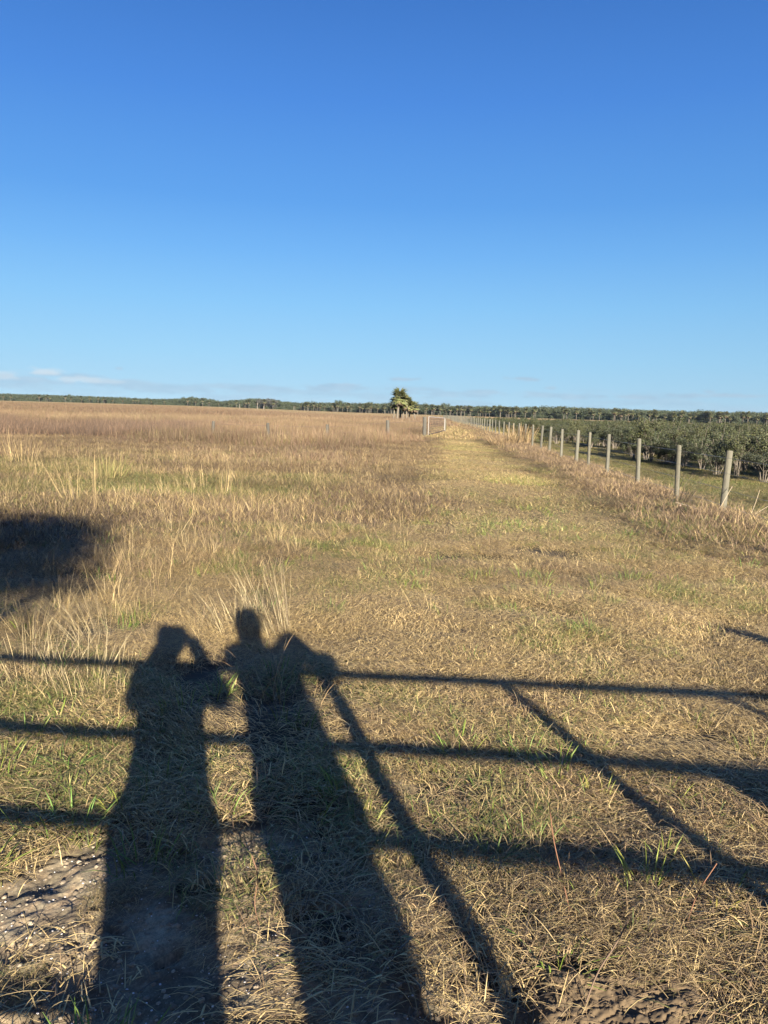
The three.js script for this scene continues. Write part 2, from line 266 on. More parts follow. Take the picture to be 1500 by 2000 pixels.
// --- fresh green sprigs
const sprigs = [0, 1, 2, 3].map((k) => bunch(60 + k, { n: 16 + k * 5, rad: 0.045 + 0.012 * k, len: [0.04, 0.12], w: [0.003, 0.006], spread: 66, droop: 45, pal: PAL.green, seg: 3 }));
stuff('green_sprigs', 'fresh green grass sprigs pushing up through the straw', 'grass', sprigs, grassMat, spread(3, 0.5, 15, 0.17, 0.75, (x, d, a, b, c, e, out) => {
  const n = fbm(x * 1.1, d * 1.1, 303, 3), f = fbm(x * 0.3, d * 0.3, 317, 2); if (mound(x, d) > 0.4 || a > 0.04 + 0.42 * sm(n, 0.5, 0.7) + (x < -0.5 && d < 4.5 ? 0.1 : 0) + 0.1 * sm(f, 0.5, 0.7)) return;
  out.push({ x, d, r: c * 6.283, s: 0.7 + 0.8 * e, v: Math.floor(b * 4), c: [0.85 + 0.5 * c, 0.8 + 0.4 * e, 0.9] });
}));
// --- standing dry grass of the meadow, near
const standing = [0, 1, 2, 3, 4].map((k) => bunch(80 + k, { n: 20, rad: 0.14, len: [0.08, 0.34], w: [0.0012, 0.0028], spread: 30 + 8 * k, droop: 26, pal: k < 2 ? PAL.pale : k < 3 ? PAL.blond : k < 4 ? PAL.pink : PAL.brown }));
stuff('standing_straw', 'thin standing dry grass left of the track', 'grass', standing, grassMat, spread(4, 2.6, 27, 0.3, 0.72, (x, d, a, b, c, e, out) => {
  const L = leftOf(x, d), n = fbm(x * 0.8, d * 0.8, 404, 3), R = beyond(x, d); if (R > -1.6) return;
  const p = 0.03 + 0.75 * sm(L, -0.5, 1.6) * sm(d, 3.2, 6) * sm(n, 0.34, 0.6); if (a > p) return;
  out.push({ x, d, r: c * 6.283, s: (0.6 + 0.55 * e), sy: (0.45 + 0.65 * e) * (0.7 + 0.5 * sm(L, 0, 3)), v: Math.floor(b * 5), c: tone(c, 0.3) });
}));
// --- low pinkish weeds on the bank along the fence
const weeds = [0, 1, 2].map((k) => patch(120 + k, { n: 330, rad: 0.42, len: [0.08, 0.34], w: [0.0028, 0.006], e0: [25, 88], e1: [-10, 70], seg: 3, pal: PAL.pink, second: k === 2 ? PAL.grey : PAL.blond, share: 0.3 }));
stuff('bank_weeds', 'pinkish brown dry weeds on the bank along the right fence', 'weeds', weeds, dullMat, spread(5, 8, 95, 0.34, 0.62, (x, d, a, b, c, e, out) => {
  const k = bank(x, d) * sm(fbm(x * 0.9, d * 0.45, 88, 3), 0.28, 0.5); if (a > k * (d < 45 ? 1 : 0.7)) return;
  out.push({ x, d, r: c * 6.283, s: 0.8 + 0.5 * e + (d > 40 ? 0.4 : 0), sy: (0.35 + 0.5 * e) * (0.55 + 0.5 * k), v: b < 0.4 ? 0 : b < 0.8 ? 1 : 2, c: tone(e, 0.3) });
}));
// --- the tall tawny meadow on the left
const SG = { seg: 3, pal: PAL.sedge, second: PAL.far, share: 0.35 };
const sedge = [0, 1, 2, 3, 4].map((k) => patch(140 + k, { ...SG, n: 260, rad: 0.7, len: [0.3, 1.0], w: [0.004, 0.009], e0: [62, 90], e1: [30, 88], ...(k === 3 ? { pal: PAL.pink, second: PAL.olive } : k === 4 ? { pal: PAL.grey, second: PAL.pink, share: 0.12, n: 380, len: [0.25, 0.9], w: [0.004, 0.008] } : {}) }));
const fieldTone = (x, d, e) => { const n = fbm(x * 0.05, d * 0.03, 700, 3), k = (0.6 + 0.26 * e + 0.25 * (n - 0.5)) * (Math.hypot(x, d) < 90 ? 0.72 + 0.5 * sm(fbm(x * 0.3, d * 0.22, 720, 3), 0.25, 0.75) : 0.84); return [k * 1.02, k * (0.9 + 0.14 * n), k * (0.94 + 0.22 * n)]; };
const tallness = (x, d) => { const L = leftOf(x, d), n = fbm(x * 0.12, d * 0.12, 808, 3), fr = 27 + 16 * (fbm(x * 0.28, d * 0.28, 818, 3) - 0.5) + 7 * (n - 0.5) + 9 * sm(L, 0, 3) * (1 - sm(L, 5, 14)) * 0 + 5 * sm(L, 9, 18); return Math.max(0.3 * sm(L, 0.4, 3.5) * sm(d, 17, 25) * (1 - 0.75 * sm(L, 6.5, 9)), sm(L, 0.3, 3) * sm(d, fr, fr + 9)); };
const darkWeed = (x, d) => sm(fbm(x * 0.16, d * 0.13, 909, 4), 0.42, 0.56) * sm(d + 14 * (fbm(x * 0.2, d * 0.2, 929, 2) - 0.5), 28, 38) * (1 - sm(d, 48, 62)) * sm(-x, 5, 13) + 0.35 * sm(fbm(x * 0.3, d * 0.3, 919, 2), 0.56, 0.68) * sm(d, 20, 26) * (1 - sm(d, 55, 80));
stuff('tawny_meadow', 'tall tawny broom grass covering the left meadow', 'grass', sedge, dullMat, spread(6, 16, 82, 0.55, 0.66, (x, d, a, b, c, e, out) => {
  const t = tallness(x, d); if (t < 0.05 || a > 0.2 + 0.65 * t) return;
  const dk = darkWeed(x, d), v = b < dk * 0.95 ? 4 : c < 0.24 ? 3 : Math.floor(c * 31) % 3;
  out.push({ x, d, r: c * 6.283, s: 0.8 + 0.45 * e, sy: (0.22 + 0.6 * t) * (0.45 + 0.7 * e), v, c: v === 4 ? tone(e, 0.5).map((q, i) => q * [1.15, 1, 0.95][i]) : fieldTone(x, d, e) });
  if (dk > 0.5 && a < 0.5) out.push({ x: x + 0.3, d: d + 0.2, r: b * 6.283, s: 0.9 + 0.4 * c, sy: 0.5 + 0.45 * b, v: 4, c: tone(c, 0.5).map((q, i) => q * [1.15, 1, 0.95][i]) });
}));
const farSedge = [0, 1, 2].map((k) => patch(160 + k, { ...SG, n: 420, rad: 3, len: [0.3, 0.95], w: [0.02, 0.045], e0: [60, 90], e1: [35, 88], seg: 2, ...(k === 2 ? { pal: PAL.pink, second: PAL.grey } : {}) }));
const openField = (x, d) => (beyond(x, d) > 1 ? sm(Math.hypot(x, d), 215, 260) : leftOf(x, d) > 0.5 ? 1 : 0);
stuff('far_meadow', 'broom grass of the meadow in the middle distance', 'grass', farSedge, dullMat, spread(7, 80, 300, 2.3, 0.62, (x, d, a, b, c, e, out) => {
  if (!openField(x, d)) return;
  out.push({ x, d, r: c * 6.283, s: 0.9 + 0.3 * e, sy: 0.55 + 0.45 * e, v: b < 0.2 ? 2 : b < 0.6 ? 1 : 0, c: fieldTone(x, d, e) });
}));
const farTurf = [0, 1].map((k) => patch(180 + k, { n: 700, rad: 1.6, len: [0.08, 0.25], w: [0.012, 0.025], e0: [5, 60], e1: [-30, 40], seg: 2, pal: k ? PAL.olive : PAL.blond, second: PAL.brown, share: 0.35 }));
stuff('track_turf', 'short turf of the track where it runs to the wood', 'grass', farTurf, dullMat, spread(9, 46, 300, 1.3, 0.5, (x, d, a, b, c, e, out) => {
  const L = leftOf(x, d), R = beyond(x, d); if (L > 1.2 || R > (d < 90 ? 14 : 0)) return;
  out.push({ x, d, r: c * 6.283, s: 0.9 + 0.4 * e, v: R > 0 || b < 0.35 ? 1 : 0, c: R > 0 ? [0.75, 0.85, 0.7] : tone(e, 0.3).map((v) => v * 1.15) });
}));
const horizonSedge = [0, 1].map((k) => patch(170 + k, { ...SG, n: 520, rad: 11, len: [0.2, 0.55], w: [0.1, 0.2], e0: [55, 90], e1: [35, 88], seg: 1, pal: k ? PAL.far : PAL.sedge }));
stuff('horizon_meadow', 'pale far end of the meadow below the wood', 'grass', horizonSedge, dullMat, spread(8, 296, 1020, 10, 0.6, (x, d, a, b, c, e, out) => {
  const r = Math.hypot(x, d); out.push({ x, d, r: c * 6.283, s: 1, sy: 0.6 + 0.5 * e, v: b < sm(r, 380, 700) ? 1 : 0, c: fieldTone(x, d, e) });
}));

// ---------------------------------------------------------------- posts, wire, gates
const HI = [0, 1, 0];
function tube(a, b, r0, r1 = r0, seg = 8, capped = true) {                    // a round bar between two points
  const A = new THREE.Vector3(...a), Bv = new THREE.Vector3(...b), L = A.distanceTo(Bv), g = new THREE.CylinderGeometry(r1, r0, L, seg, 1, !capped);
  g.applyQuaternion(new THREE.Quaternion().setFromUnitVectors(new THREE.Vector3(0, 1, 0), Bv.clone().sub(A).normalize())); g.translate((A.x + Bv.x) / 2, (A.y + Bv.y) / 2, (A.z + Bv.z) / 2); return g;
}
const paint = (g, c) => { const n = g.attributes.position.count, a = new Float32Array(n * 3); for (let i = 0; i < n; i++) a.set(typeof c === 'function' ? c(g.attributes.position.getX(i), g.attributes.position.getY(i), g.attributes.position.getZ(i)) : c, i * 3); g.setAttribute('color', new THREE.BufferAttribute(a, 3)); return g; };
const join = (l) => mergeGeometries(l.map((g) => { const q = g.index ? g.toNonIndexed() : g; q.deleteAttribute('uv'); return q; }));
const woodMap = grainTexture(23, (x, y, n) => { const s = 0.5 * n(64, 1) + 0.5 * hash2(Math.floor(x * 200), Math.floor(y * 6), 3), v = 150 + 90 * (0.4 * n(6, 5) + 0.6 * s - 0.4); return [v, v * 0.99, v * 0.95].map((q) => Math.max(0, Math.min(255, q))); });
woodMap.colorSpace = THREE.SRGBColorSpace; woodMap.repeat.set(1, 1);
const postMat = [rgb(0.27, 0.262, 0.205), rgb(0.225, 0.218, 0.175), rgb(0.3, 0.285, 0.215)].map((c) => std({ color: c, map: woodMap, bumpMap: woodMap, bumpScale: 0.006, roughness: 0.9 }));
const oldPostMat = std({ color: rgb(0.2, 0.19, 0.16), map: woodMap, bumpMap: woodMap, bumpScale: 0.008, roughness: 0.95 });
const wireMat = std({ color: rgb(0.33, 0.32, 0.3), metalness: 0.6, roughness: 0.5 });
const steelMat = std({ color: rgb(0.42, 0.43, 0.42), metalness: 0.7, roughness: 0.45 });
function postGeo(seed, h, r) {                                                 // slightly crooked round post with a chamfered top, base 0.35 m in the ground
  const pts = [[0.001, -0.35], [r, -0.35], [r * 1.02, 0], [r * 0.99, h * 0.45], [r * 0.96, h - 0.012], [r * 0.86, h], [0.001, h + 0.004]].map(([x, y]) => new THREE.Vector2(x, y));
  const g = new THREE.LatheGeometry(pts, 14), R = rng(seed), bx = (R() - 0.5) * 0.03, bz = (R() - 0.5) * 0.03, p = g.attributes.position;
  for (let i = 0; i < p.count; i++) { const t = p.getY(i) / h, a = Math.atan2(p.getZ(i), p.getX(i)), k = 1 + 0.05 * Math.sin(a * 3 + seed) + 0.03 * Math.sin(a * 5 + t * 4); p.setX(i, p.getX(i) * k + bx * t * t); p.setZ(i, p.getZ(i) * k + bz * t * t); }
  g.computeVertexNormals(); return g;
}
{
  const fence = thing('wire_fence', 'long wire fence on round weathered wooden posts along the right of the track', 'fence', [fenceX(12.6), 0, -12.6]);
  const R = rng(77), ds = [6.4, 9.6, 12.56, 14.9, 17.7, 20.75, 23.2, 25.1, 27.95, 30.7, 33.0]; while (ds[ds.length - 1] < 230) ds.push(ds[ds.length - 1] + 2.75 + (R() - 0.5) * 0.5);
  const geos = [0, 1, 2, 3].map((k) => postGeo(k * 3 + 1, 1.09, 0.05)), O = fence.position, tops = [];
  ds.forEach((d, i) => {
    const x = fenceX(d), y = gh(x, d) * 0.5, m = part('post', geos[i % 4], postMat[Math.floor(R() * 3)], fence);
    m.position.set(x - O.x, y, -d - O.z); m.rotation.set((R() - 0.5) * 0.08, R() * 6.28, (R() - 0.5) * 0.09); const s = 0.97 + 0.07 * R(); m.scale.set(s * (0.9 + 0.2 * R()), s, s * (0.9 + 0.2 * R())); tops.push([x - O.x, y, -d - O.z]);
  });
  for (const h of [0.2, 0.46, 0.72, 0.97]) {
    const gs = []; for (let i = 0; i + 1 < tops.length && i < 60; i++) { const a = tops[i], b = tops[i + 1], m = [(a[0] + b[0]) / 2, (a[1] + b[1]) / 2 + h - 0.012, (a[2] + b[2]) / 2]; gs.push(tube([a[0] - 0.06, a[1] + h, a[2]], m, 0.0036, 0.0036, 5, false), tube(m, [b[0] - 0.06, b[1] + h, b[2]], 0.0022, 0.0022, 5, false)); }
    part('wire', join(gs), wireMat, fence);
  }
}
{ // old fence across the meadow, ending at the open gate
  const spots = [[-8.0, 35.6, 0.84], [-5.2, 34.2, 0.86], [-2.78, 36.4, 0.82], [0.1, 42.2, 1.02]], f = thing('old_fence', 'short old fence of grey posts sunk in the tall meadow grass', 'fence', [0.1, 0, -42.2]), O = f.position, tops = [];
  spots.forEach(([x, d, h], i) => { const m = part('post', postGeo(31 + i, h + 0.06, i === 3 ? 0.1 : 0.07), oldPostMat, f); m.position.set(x - O.x, 0, -d - O.z); m.rotation.set((i % 2 - 0.5) * 0.06, i, i === 1 ? 0.08 : -0.03); tops.push([x - O.x, h, -d - O.z]); });
  tops.push([2.44 - O.x, 1.1, -49.4 - O.z]);
  for (const k of [0.92, 0.55]) { const gs = []; for (let i = 0; i + 1 < tops.length; i++) gs.push(tube([tops[i][0], tops[i][1] * k, tops[i][2]], [tops[i + 1][0], tops[i + 1][1] * k, tops[i + 1][2]], 0.008, 0.008, 5, false)); part('wire', join(gs), std({ color: rgb(0.13, 0.09, 0.07), metalness: 0.3, roughness: 0.8 }), f); }
  const gp = thing('gate_post', 'thick grey wooden gate post at the open wire gate', 'post', [2.44, 0, -49.4]); part('shaft', postGeo(51, 1.27, 0.125), oldPostMat, gp);
  const lp = thing('latch_post', 'thin pale post beyond the end of the open wire gate', 'post', [4.72, 0, -62]); part('shaft', postGeo(52, 1.02, 0.07), postMat[2], lp);
  const g = thing('wire_gate', 'open metal field gate filled with rusty wire mesh beside the grassy track', 'gate', [2.72, 0, -50]);
  const E2 = [1.75, 0, -9.5], a = (t, h) => [E2[0] * t, h, E2[2] * t], top = (t) => 1.27 - 0.13 * t, bot = (t) => 0.12 + 0.08 * t, rust = std({ color: rgb(0.075, 0.055, 0.046), metalness: 0.2, roughness: 0.85 });
  part('hinge_stile', tube(a(0, 0.02), a(0, 1.3), 0.022), std({ color: rgb(0.25, 0.23, 0.2), roughness: 0.8 }), g); part('end_stile', tube(a(1, bot(1)), a(1, top(1)), 0.025), std({ color: rgb(0.28, 0.26, 0.23), roughness: 0.8 }), g);
  part('top_rail', tube(a(0, top(0)), a(1, top(1)), 0.022), std({ color: rgb(0.32, 0.29, 0.26), roughness: 0.7 }), g); part('bottom_rail', tube(a(0, bot(0)), a(1, bot(1)), 0.03), rust, g);
  const ws = []; for (let k = 1; k < 7; k++) ws.push(tube(a(0, mix(bot(0), top(0), k / 7)), a(1, mix(bot(1), top(1), k / 7)), 0.008, 0.008, 5, false)); for (let k = 1; k < 22; k++) ws.push(tube(a(k / 22, bot(k / 22)), a(k / 22, top(k / 22)), 0.007, 0.007, 5, false));
  part('wire_mesh', join(ws), rust, g).userData.kind = 'stuff';
}

// ---------------------------------------------------------------- leaves, shrubs and trees
function leafCloud(B, R, lobes, n, size, pal, up = 0.3) {                      // leaf-sized faces through the volume of some ellipsoid lobes
  const tot = lobes.reduce((s, l) => s + l[3] * l[4] * l[5], 0);
  for (const [cx, cy, cz, rx, ry, rz] of lobes) {
    const m = Math.round(n * rx * ry * rz / tot);
    for (let k = 0; k < m; k++) {
      const u = R() * 2 - 1, a = R() * 6.283, q = Math.sqrt(1 - u * u), rr = Math.pow(R(), 0.45) * (0.82 + 0.3 * R());
      const x = cx + rx * rr * q * Math.cos(a), y = cy + ry * rr * u, z = cz + rz * rr * q * Math.sin(a);
      const n3 = new THREE.Vector3(R() - 0.5 + q * Math.cos(a) * 0.5, R() - 0.5 + up + u * 0.4, R() - 0.5 + q * Math.sin(a) * 0.5).normalize();
      const t = new THREE.Vector3(R() - 0.5, R() - 0.5, R() - 0.5).cross(n3).normalize(), b = new THREE.Vector3().crossVectors(n3, t), s = size * (0.6 + 0.8 * R()), w = s * 0.45, c = pick(R, pal), p0 = B.p.length / 3;
      B.p.push(x - t.x * s, y - t.y * s, z - t.z * s, x + b.x * w, y + b.y * w, z + b.z * w, x + t.x * s, y + t.y * s, z + t.z * s, x - b.x * w, y - b.y * w, z - b.z * w);
      for (let j = 0; j < 4; j++) { B.n.push(n3.x, n3.y, n3.z); B.c.push(...c); }
      B.i.push(p0, p0 + 2, p0 + 1, p0, p0 + 3, p0 + 2);
    }
  }
}
const LEAF = {
  shrub: [[0.042, 0.055, 0.012], [0.055, 0.067, 0.016], [0.032, 0.044, 0.011], [0.069, 0.081, 0.020], [0.046, 0.048, 0.016]],
  oak: [[0.050, 0.071, 0.023], [0.063, 0.085, 0.027], [0.040, 0.058, 0.019], [0.082, 0.095, 0.033]],
  greyoak: [[0.075, 0.075, 0.05], [0.06, 0.062, 0.042], [0.09, 0.085, 0.06]],
  palm: [[0.175, 0.197, 0.056], [0.213, 0.227, 0.067], [0.134, 0.167, 0.048], [0.270, 0.251, 0.090]],
};
const leafMat = new THREE.MeshPhysicalMaterial({ vertexColors: true, roughness: 0.7, transmission: 0.2, thickness: 0, side: THREE.DoubleSide }), barkMat = std({ color: rgb(0.24, 0.2, 0.155), roughness: 0.95, map: woodMap }), paleBark = std({ color: rgb(0.27, 0.235, 0.185), roughness: 0.95, map: woodMap });
const greyStem = std({ color: rgb(0.13, 0.11, 0.082), roughness: 0.95 });
function shrubProto(seed, label, k6) {
  const R = rng(seed), o = thing('shrub', label, 'shrub', [0, 0, 0], 'shrubs beyond the wire fence'), stems = [], lobes = [], B = bladeBuffer(), tall = [1, 1.2, 0.8, 1.05, 0.9, 1.15][k6], wide = [1, 0.8, 1.15, 0.9, 1.1, 1][k6];
  for (let k = 0; k < 10; k++) {
    const a = R() * 6.283, s = (0.1 + 0.6 * R()) * wide, h = (0.5 + 0.75 * R()) * tall, m = [Math.cos(a) * s * 0.4, h * 0.45, Math.sin(a) * s * 0.4], e = [Math.cos(a) * s, h, Math.sin(a) * s];
    stems.push(tube([Math.cos(a) * 0.06, -0.05, Math.sin(a) * 0.06], m, 0.018, 0.012, 5, false), tube(m, e, 0.012, 0.004, 5, false));
    for (let j = 0; j < 3; j++) { const b = a + (R() - 0.5) * 2.6, q = [m[0] + Math.cos(b) * 0.34, m[1] + 0.2 + 0.3 * R(), m[2] + Math.sin(b) * 0.34]; stems.push(tube(m, q, 0.008, 0.003, 4, false)); lobes.push([q[0], q[1], q[2], 0.1 + 0.12 * R(), 0.09 + 0.09 * R(), 0.1 + 0.12 * R()]); }
    for (let j = 0; j < 3; j++) lobes.push([e[0] + (R() - 0.5) * 0.3, h - 0.16 * R(), e[2] + (R() - 0.5) * 0.3, 0.1 + 0.14 * R(), 0.08 + 0.13 * R(), 0.1 + 0.14 * R()]);
  }
  part('stems', join(stems), greyStem, o); leafCloud(B, R, lobes, [4200, 3300, 4600, 3000, 4000, 3700][k6], 0.028, LEAF.shrub.map((c, i) => c.map((v, q) => v * [1, 1.2, 0.78, 1.05, 0.9, 1.35][k6] * (q === 0 && k6 === 5 ? 1.12 : 1)))); part('foliage', toGeo(B), leafMat, o); return o;
}
{
  const protos = [0, 1, 2, 3, 4, 5].map((k) => shrubProto(900 + k, 'low olive green shrub in the thicket beyond the wire fence', k)), R = rng(1234), spots = [];
  for (let d = 14; d < 150; d += 1.0 + d * 0.005) for (let x = fenceX(d) + 1.2; x < 6 + d * 0.62; x += 1.0 + d * 0.005) {
    const X = x + (R() - 0.5) * 1.5, Dd = d + (R() - 0.5) * 1.5, b = beyond(X, Dd), a = R(), e = R(), k = Math.floor(R() * 6), front = 21.5 - 0.35 * (X - 9) + 4 * (fbm(X * 0.3, 5, 66, 2) - 0.5);
    if (Dd < front || b < 1.6 + 1.8 * vnoise(Dd * 0.25, 1, 4) || a > 0.68 + 0.32 * sm(fbm(X * 0.16, Dd * 0.16, 555, 3), 0.34, 0.52)) continue;
    spots.push({ x: X, d: Dd, r: a * 6.283, s: (0.7 + 0.4 * e * e) * (1 - 0.2 * sm(d, 30, 100)), v: k });
  }
  spots.sort((p, q) => Math.hypot(p.x, p.d) - Math.hypot(q.x, q.d));
  const inView = spots.filter((s) => s.x / s.d < 0.58 && s.x / s.d > 0.02), near = new Set(inView.slice(0, 230));
  const used = new Set(), names = ['leafy shrub with pale forked stems just beyond the nearest fence post', 'shrub second nearest beyond the wire fence', 'shrub third nearest beyond the wire fence'];
  let i = 0; for (const s of near) { const first = !used.has(s.v); used.add(s.v); const o = first ? protos[s.v] : copy(protos[s.v]); o.userData.label = names[i] ?? 'low olive green shrub in the thicket beyond the wire fence'; if (i < 3) delete o.userData.group; else o.userData.group = 'shrubs beyond the wire fence'; o.position.set(s.x, gh(s.x, s.d), -s.d); o.rotation.y = s.r; o.scale.set(s.s, s.s * (0.9 + 0.25 * vnoise(s.x, s.d, 7)), s.s); i++; }
  const rest = spots.filter((s) => !near.has(s)), geo = protos.map((p) => p.children[1].geometry);
  stuff('distant_thicket', 'far part of the olive green thicket beyond the wire fence', 'thicket', geo, leafMat, rest.map((s) => ({ ...s, c: tone(s.r / 6.283, 0.4) })));
}
// cabbage palm: ringed trunk, fan fronds, a skirt of dead ones
function palmProto(seed, label, group, h, cr, lean, dead = 0.25, leaf = LEAF.palm) {
  const R = rng(seed), o = thing('cabbage_palm', label, 'palm tree', [0, 0, 0], group), tr = [], n = 6, r = cr * 0.1;
  for (let k = 0; k < n; k++) { const f = (t) => [lean * h * (t * 0.6 + 0.4 * t * t), h * t, 0]; const a = f(k / n), b = f((k + 1) / n); if (k === 0) a[1] = -0.2; tr.push(tube(a, b, r * (1.12 - 0.1 * k / n), r * (1.0 - 0.05 * k / n), 9, k === n - 1)); }
  part('trunk', join(tr), paleBark, o);
  const B = bladeBuffer(), Dd = bladeBuffer(), cx = lean * h, N = 60;
  for (let k = 0; k < N; k++) {
    const old = k < N * dead, a = R() * 6.283, e = old ? -75 + 35 * R() : -40 + 115 * R(), T = old ? Dd : B, pal = old ? [[0.15, 0.11, 0.062], [0.12, 0.085, 0.05], [0.18, 0.135, 0.08]] : leaf, pl = cr * (0.4 + 0.15 * R());
    const dir = new THREE.Vector3(Math.cos(a) * Math.cos(e * D2R), Math.sin(e * D2R), Math.sin(a) * Math.cos(e * D2R)), hub = new THREE.Vector3(cx, h + cr * 0.12, 0).addScaledVector(dir, pl);
    blade(T, cx, h + cr * 0.05, 0, a, e * D2R, e * D2R, pl, cr * 0.03, 1, pick(R, pal));
    for (let j = -5; j <= 5; j++) blade(T, hub.x, hub.y, hub.z, a + j * 0.2, e * D2R * (1 - 0.05 * Math.abs(j)) + 0.1, e * D2R - 0.55 - 0.4 * R(), cr * (0.5 + 0.22 * R()) * (1 - 0.035 * Math.abs(j)), cr * 0.13, 2, pick(R, pal));
  }
  part('crown', toGeo(B), leafMat, o); if (dead > 0) part('dead_fronds', toGeo(Dd), dullMat, o); return o;
}
{
  const grp = undefined, P = [ // x, distance, trunk height, crown radius, lean, label
    [1.0, 117, 2.6, 1.15, 0.1, 'leftmost low palm of the clump beyond the open gate'], [1.55, 116, 3.45, 1.6, 0.08, 'tallest cabbage palm with round crown in the clump beyond the gate'], [2.1, 121, 3.05, 1.4, 0.02, 'palm with a dark trunk in the middle of the clump'],
    [2.45, 118, 2.8, 1.35, 0.04, 'pale trunked palm right of the middle of the clump'], [2.95, 117, 2.55, 1.2, 0.05, 'slender palm right of the tallest one in the clump'], [3.4, 119, 2.2, 1.0, 0.1, 'short leaning palm behind the right side of the clump'], [4.35, 117, 2.2, 1.05, -0.16, 'rightmost palm of the clump leaning left with brown dead fronds']];
  P.forEach(([x, d, h, c, l, label], i) => { const o = palmProto(300 + i, label, grp, h, c, l, i === 6 ? 0.3 : 0.05); o.position.set(x, gh(x, d), -d); o.children[0].material = std({ color: rgb(0.4, 0.345, 0.27), roughness: 0.95, map: woodMap }); if (i === 2) o.children[0].material = std({ color: rgb(0.07, 0.065, 0.06), roughness: 0.95 }); });
}
// the far wood: oaks and palms along a line that the photograph's skyline fixes
const prof = (tab, u) => { let i = 0; while (i < tab.length - 2 && tab[i + 1][0] < u) i++; return mix(tab[i][1], tab[i + 1][1], Math.min(1.4, Math.max(-0.6, (u - tab[i][0]) / (tab[i + 1][0] - tab[i][0])))); };
// by bearing (tangent of the angle from straight ahead): distance of the wood's edge, height of its trees
const woodD = [[-0.62, 1150], [-0.5, 1080], [-0.17, 930], [0, 830], [0.17, 720], [0.5, 590], [0.62, 560]];
const woodH0 = [[-0.6, 12.6], [-0.5, 12.2], [-0.43, 11.4], [-0.3, 9.8], [-0.265, 10.6], [-0.24, 13.2], [-0.215, 9], [-0.19, 11.6], [-0.165, 13.6], [-0.15, 13], [-0.125, 9.2], [-0.09, 9.8], [-0.03, 10.2], [0.03, 10], [0.08, 8.6], [0.12, 9], [0.2, 8.9], [0.22, 9.5], [0.3, 8.5], [0.4, 7.9], [0.44, 7.8], [0.5, 8.4], [0.6, 9]];
const woodH = woodH0.map(([t, h]) => [t, h * (1.05 + 0.12 * sm(t, -0.15, 0.05) + 0.1 * sm(t, 0.1, 0.25)) + 2.3 * sm(t, -0.3, -0.02)]);
function oakProto(seed, pal, label) {                                          // unit height
  const R = rng(seed), o = thing('oak_tree', label, 'tree', [0, 0, 0], 'trees of the far wood'), B = bladeBuffer(), lobes = [], limbs = [tube([0, -0.02, 0], [0.02, 0.3, 0], 0.035, 0.026, 7)];
  for (let k = 0; k < 11; k++) { const a = R() * 6.283, s = 0.12 + 0.32 * R(), y = 0.4 + 0.42 * R(); lobes.push([Math.cos(a) * s, y, Math.sin(a) * s, 0.13 + 0.1 * R(), 0.1 + 0.08 * R(), 0.13 + 0.1 * R()]); limbs.push(tube([0.02, 0.28, 0], [Math.cos(a) * s, y, Math.sin(a) * s], 0.016, 0.005, 4, false)); }
  lobes.push([0, 0.72, 0, 0.25, 0.24, 0.25], [0, 0.4, 0, 0.36, 0.2, 0.36], [0.2, 0.2, 0.1, 0.24, 0.2, 0.24], [-0.2, 0.18, 0.05, 0.24, 0.18, 0.24]);
  part('trunk', join(limbs), barkMat, o); leafCloud(B, R, lobes, 2300, 0.034, pal, 0.35); part('crown', toGeo(B), leafMat, o); return o;
}
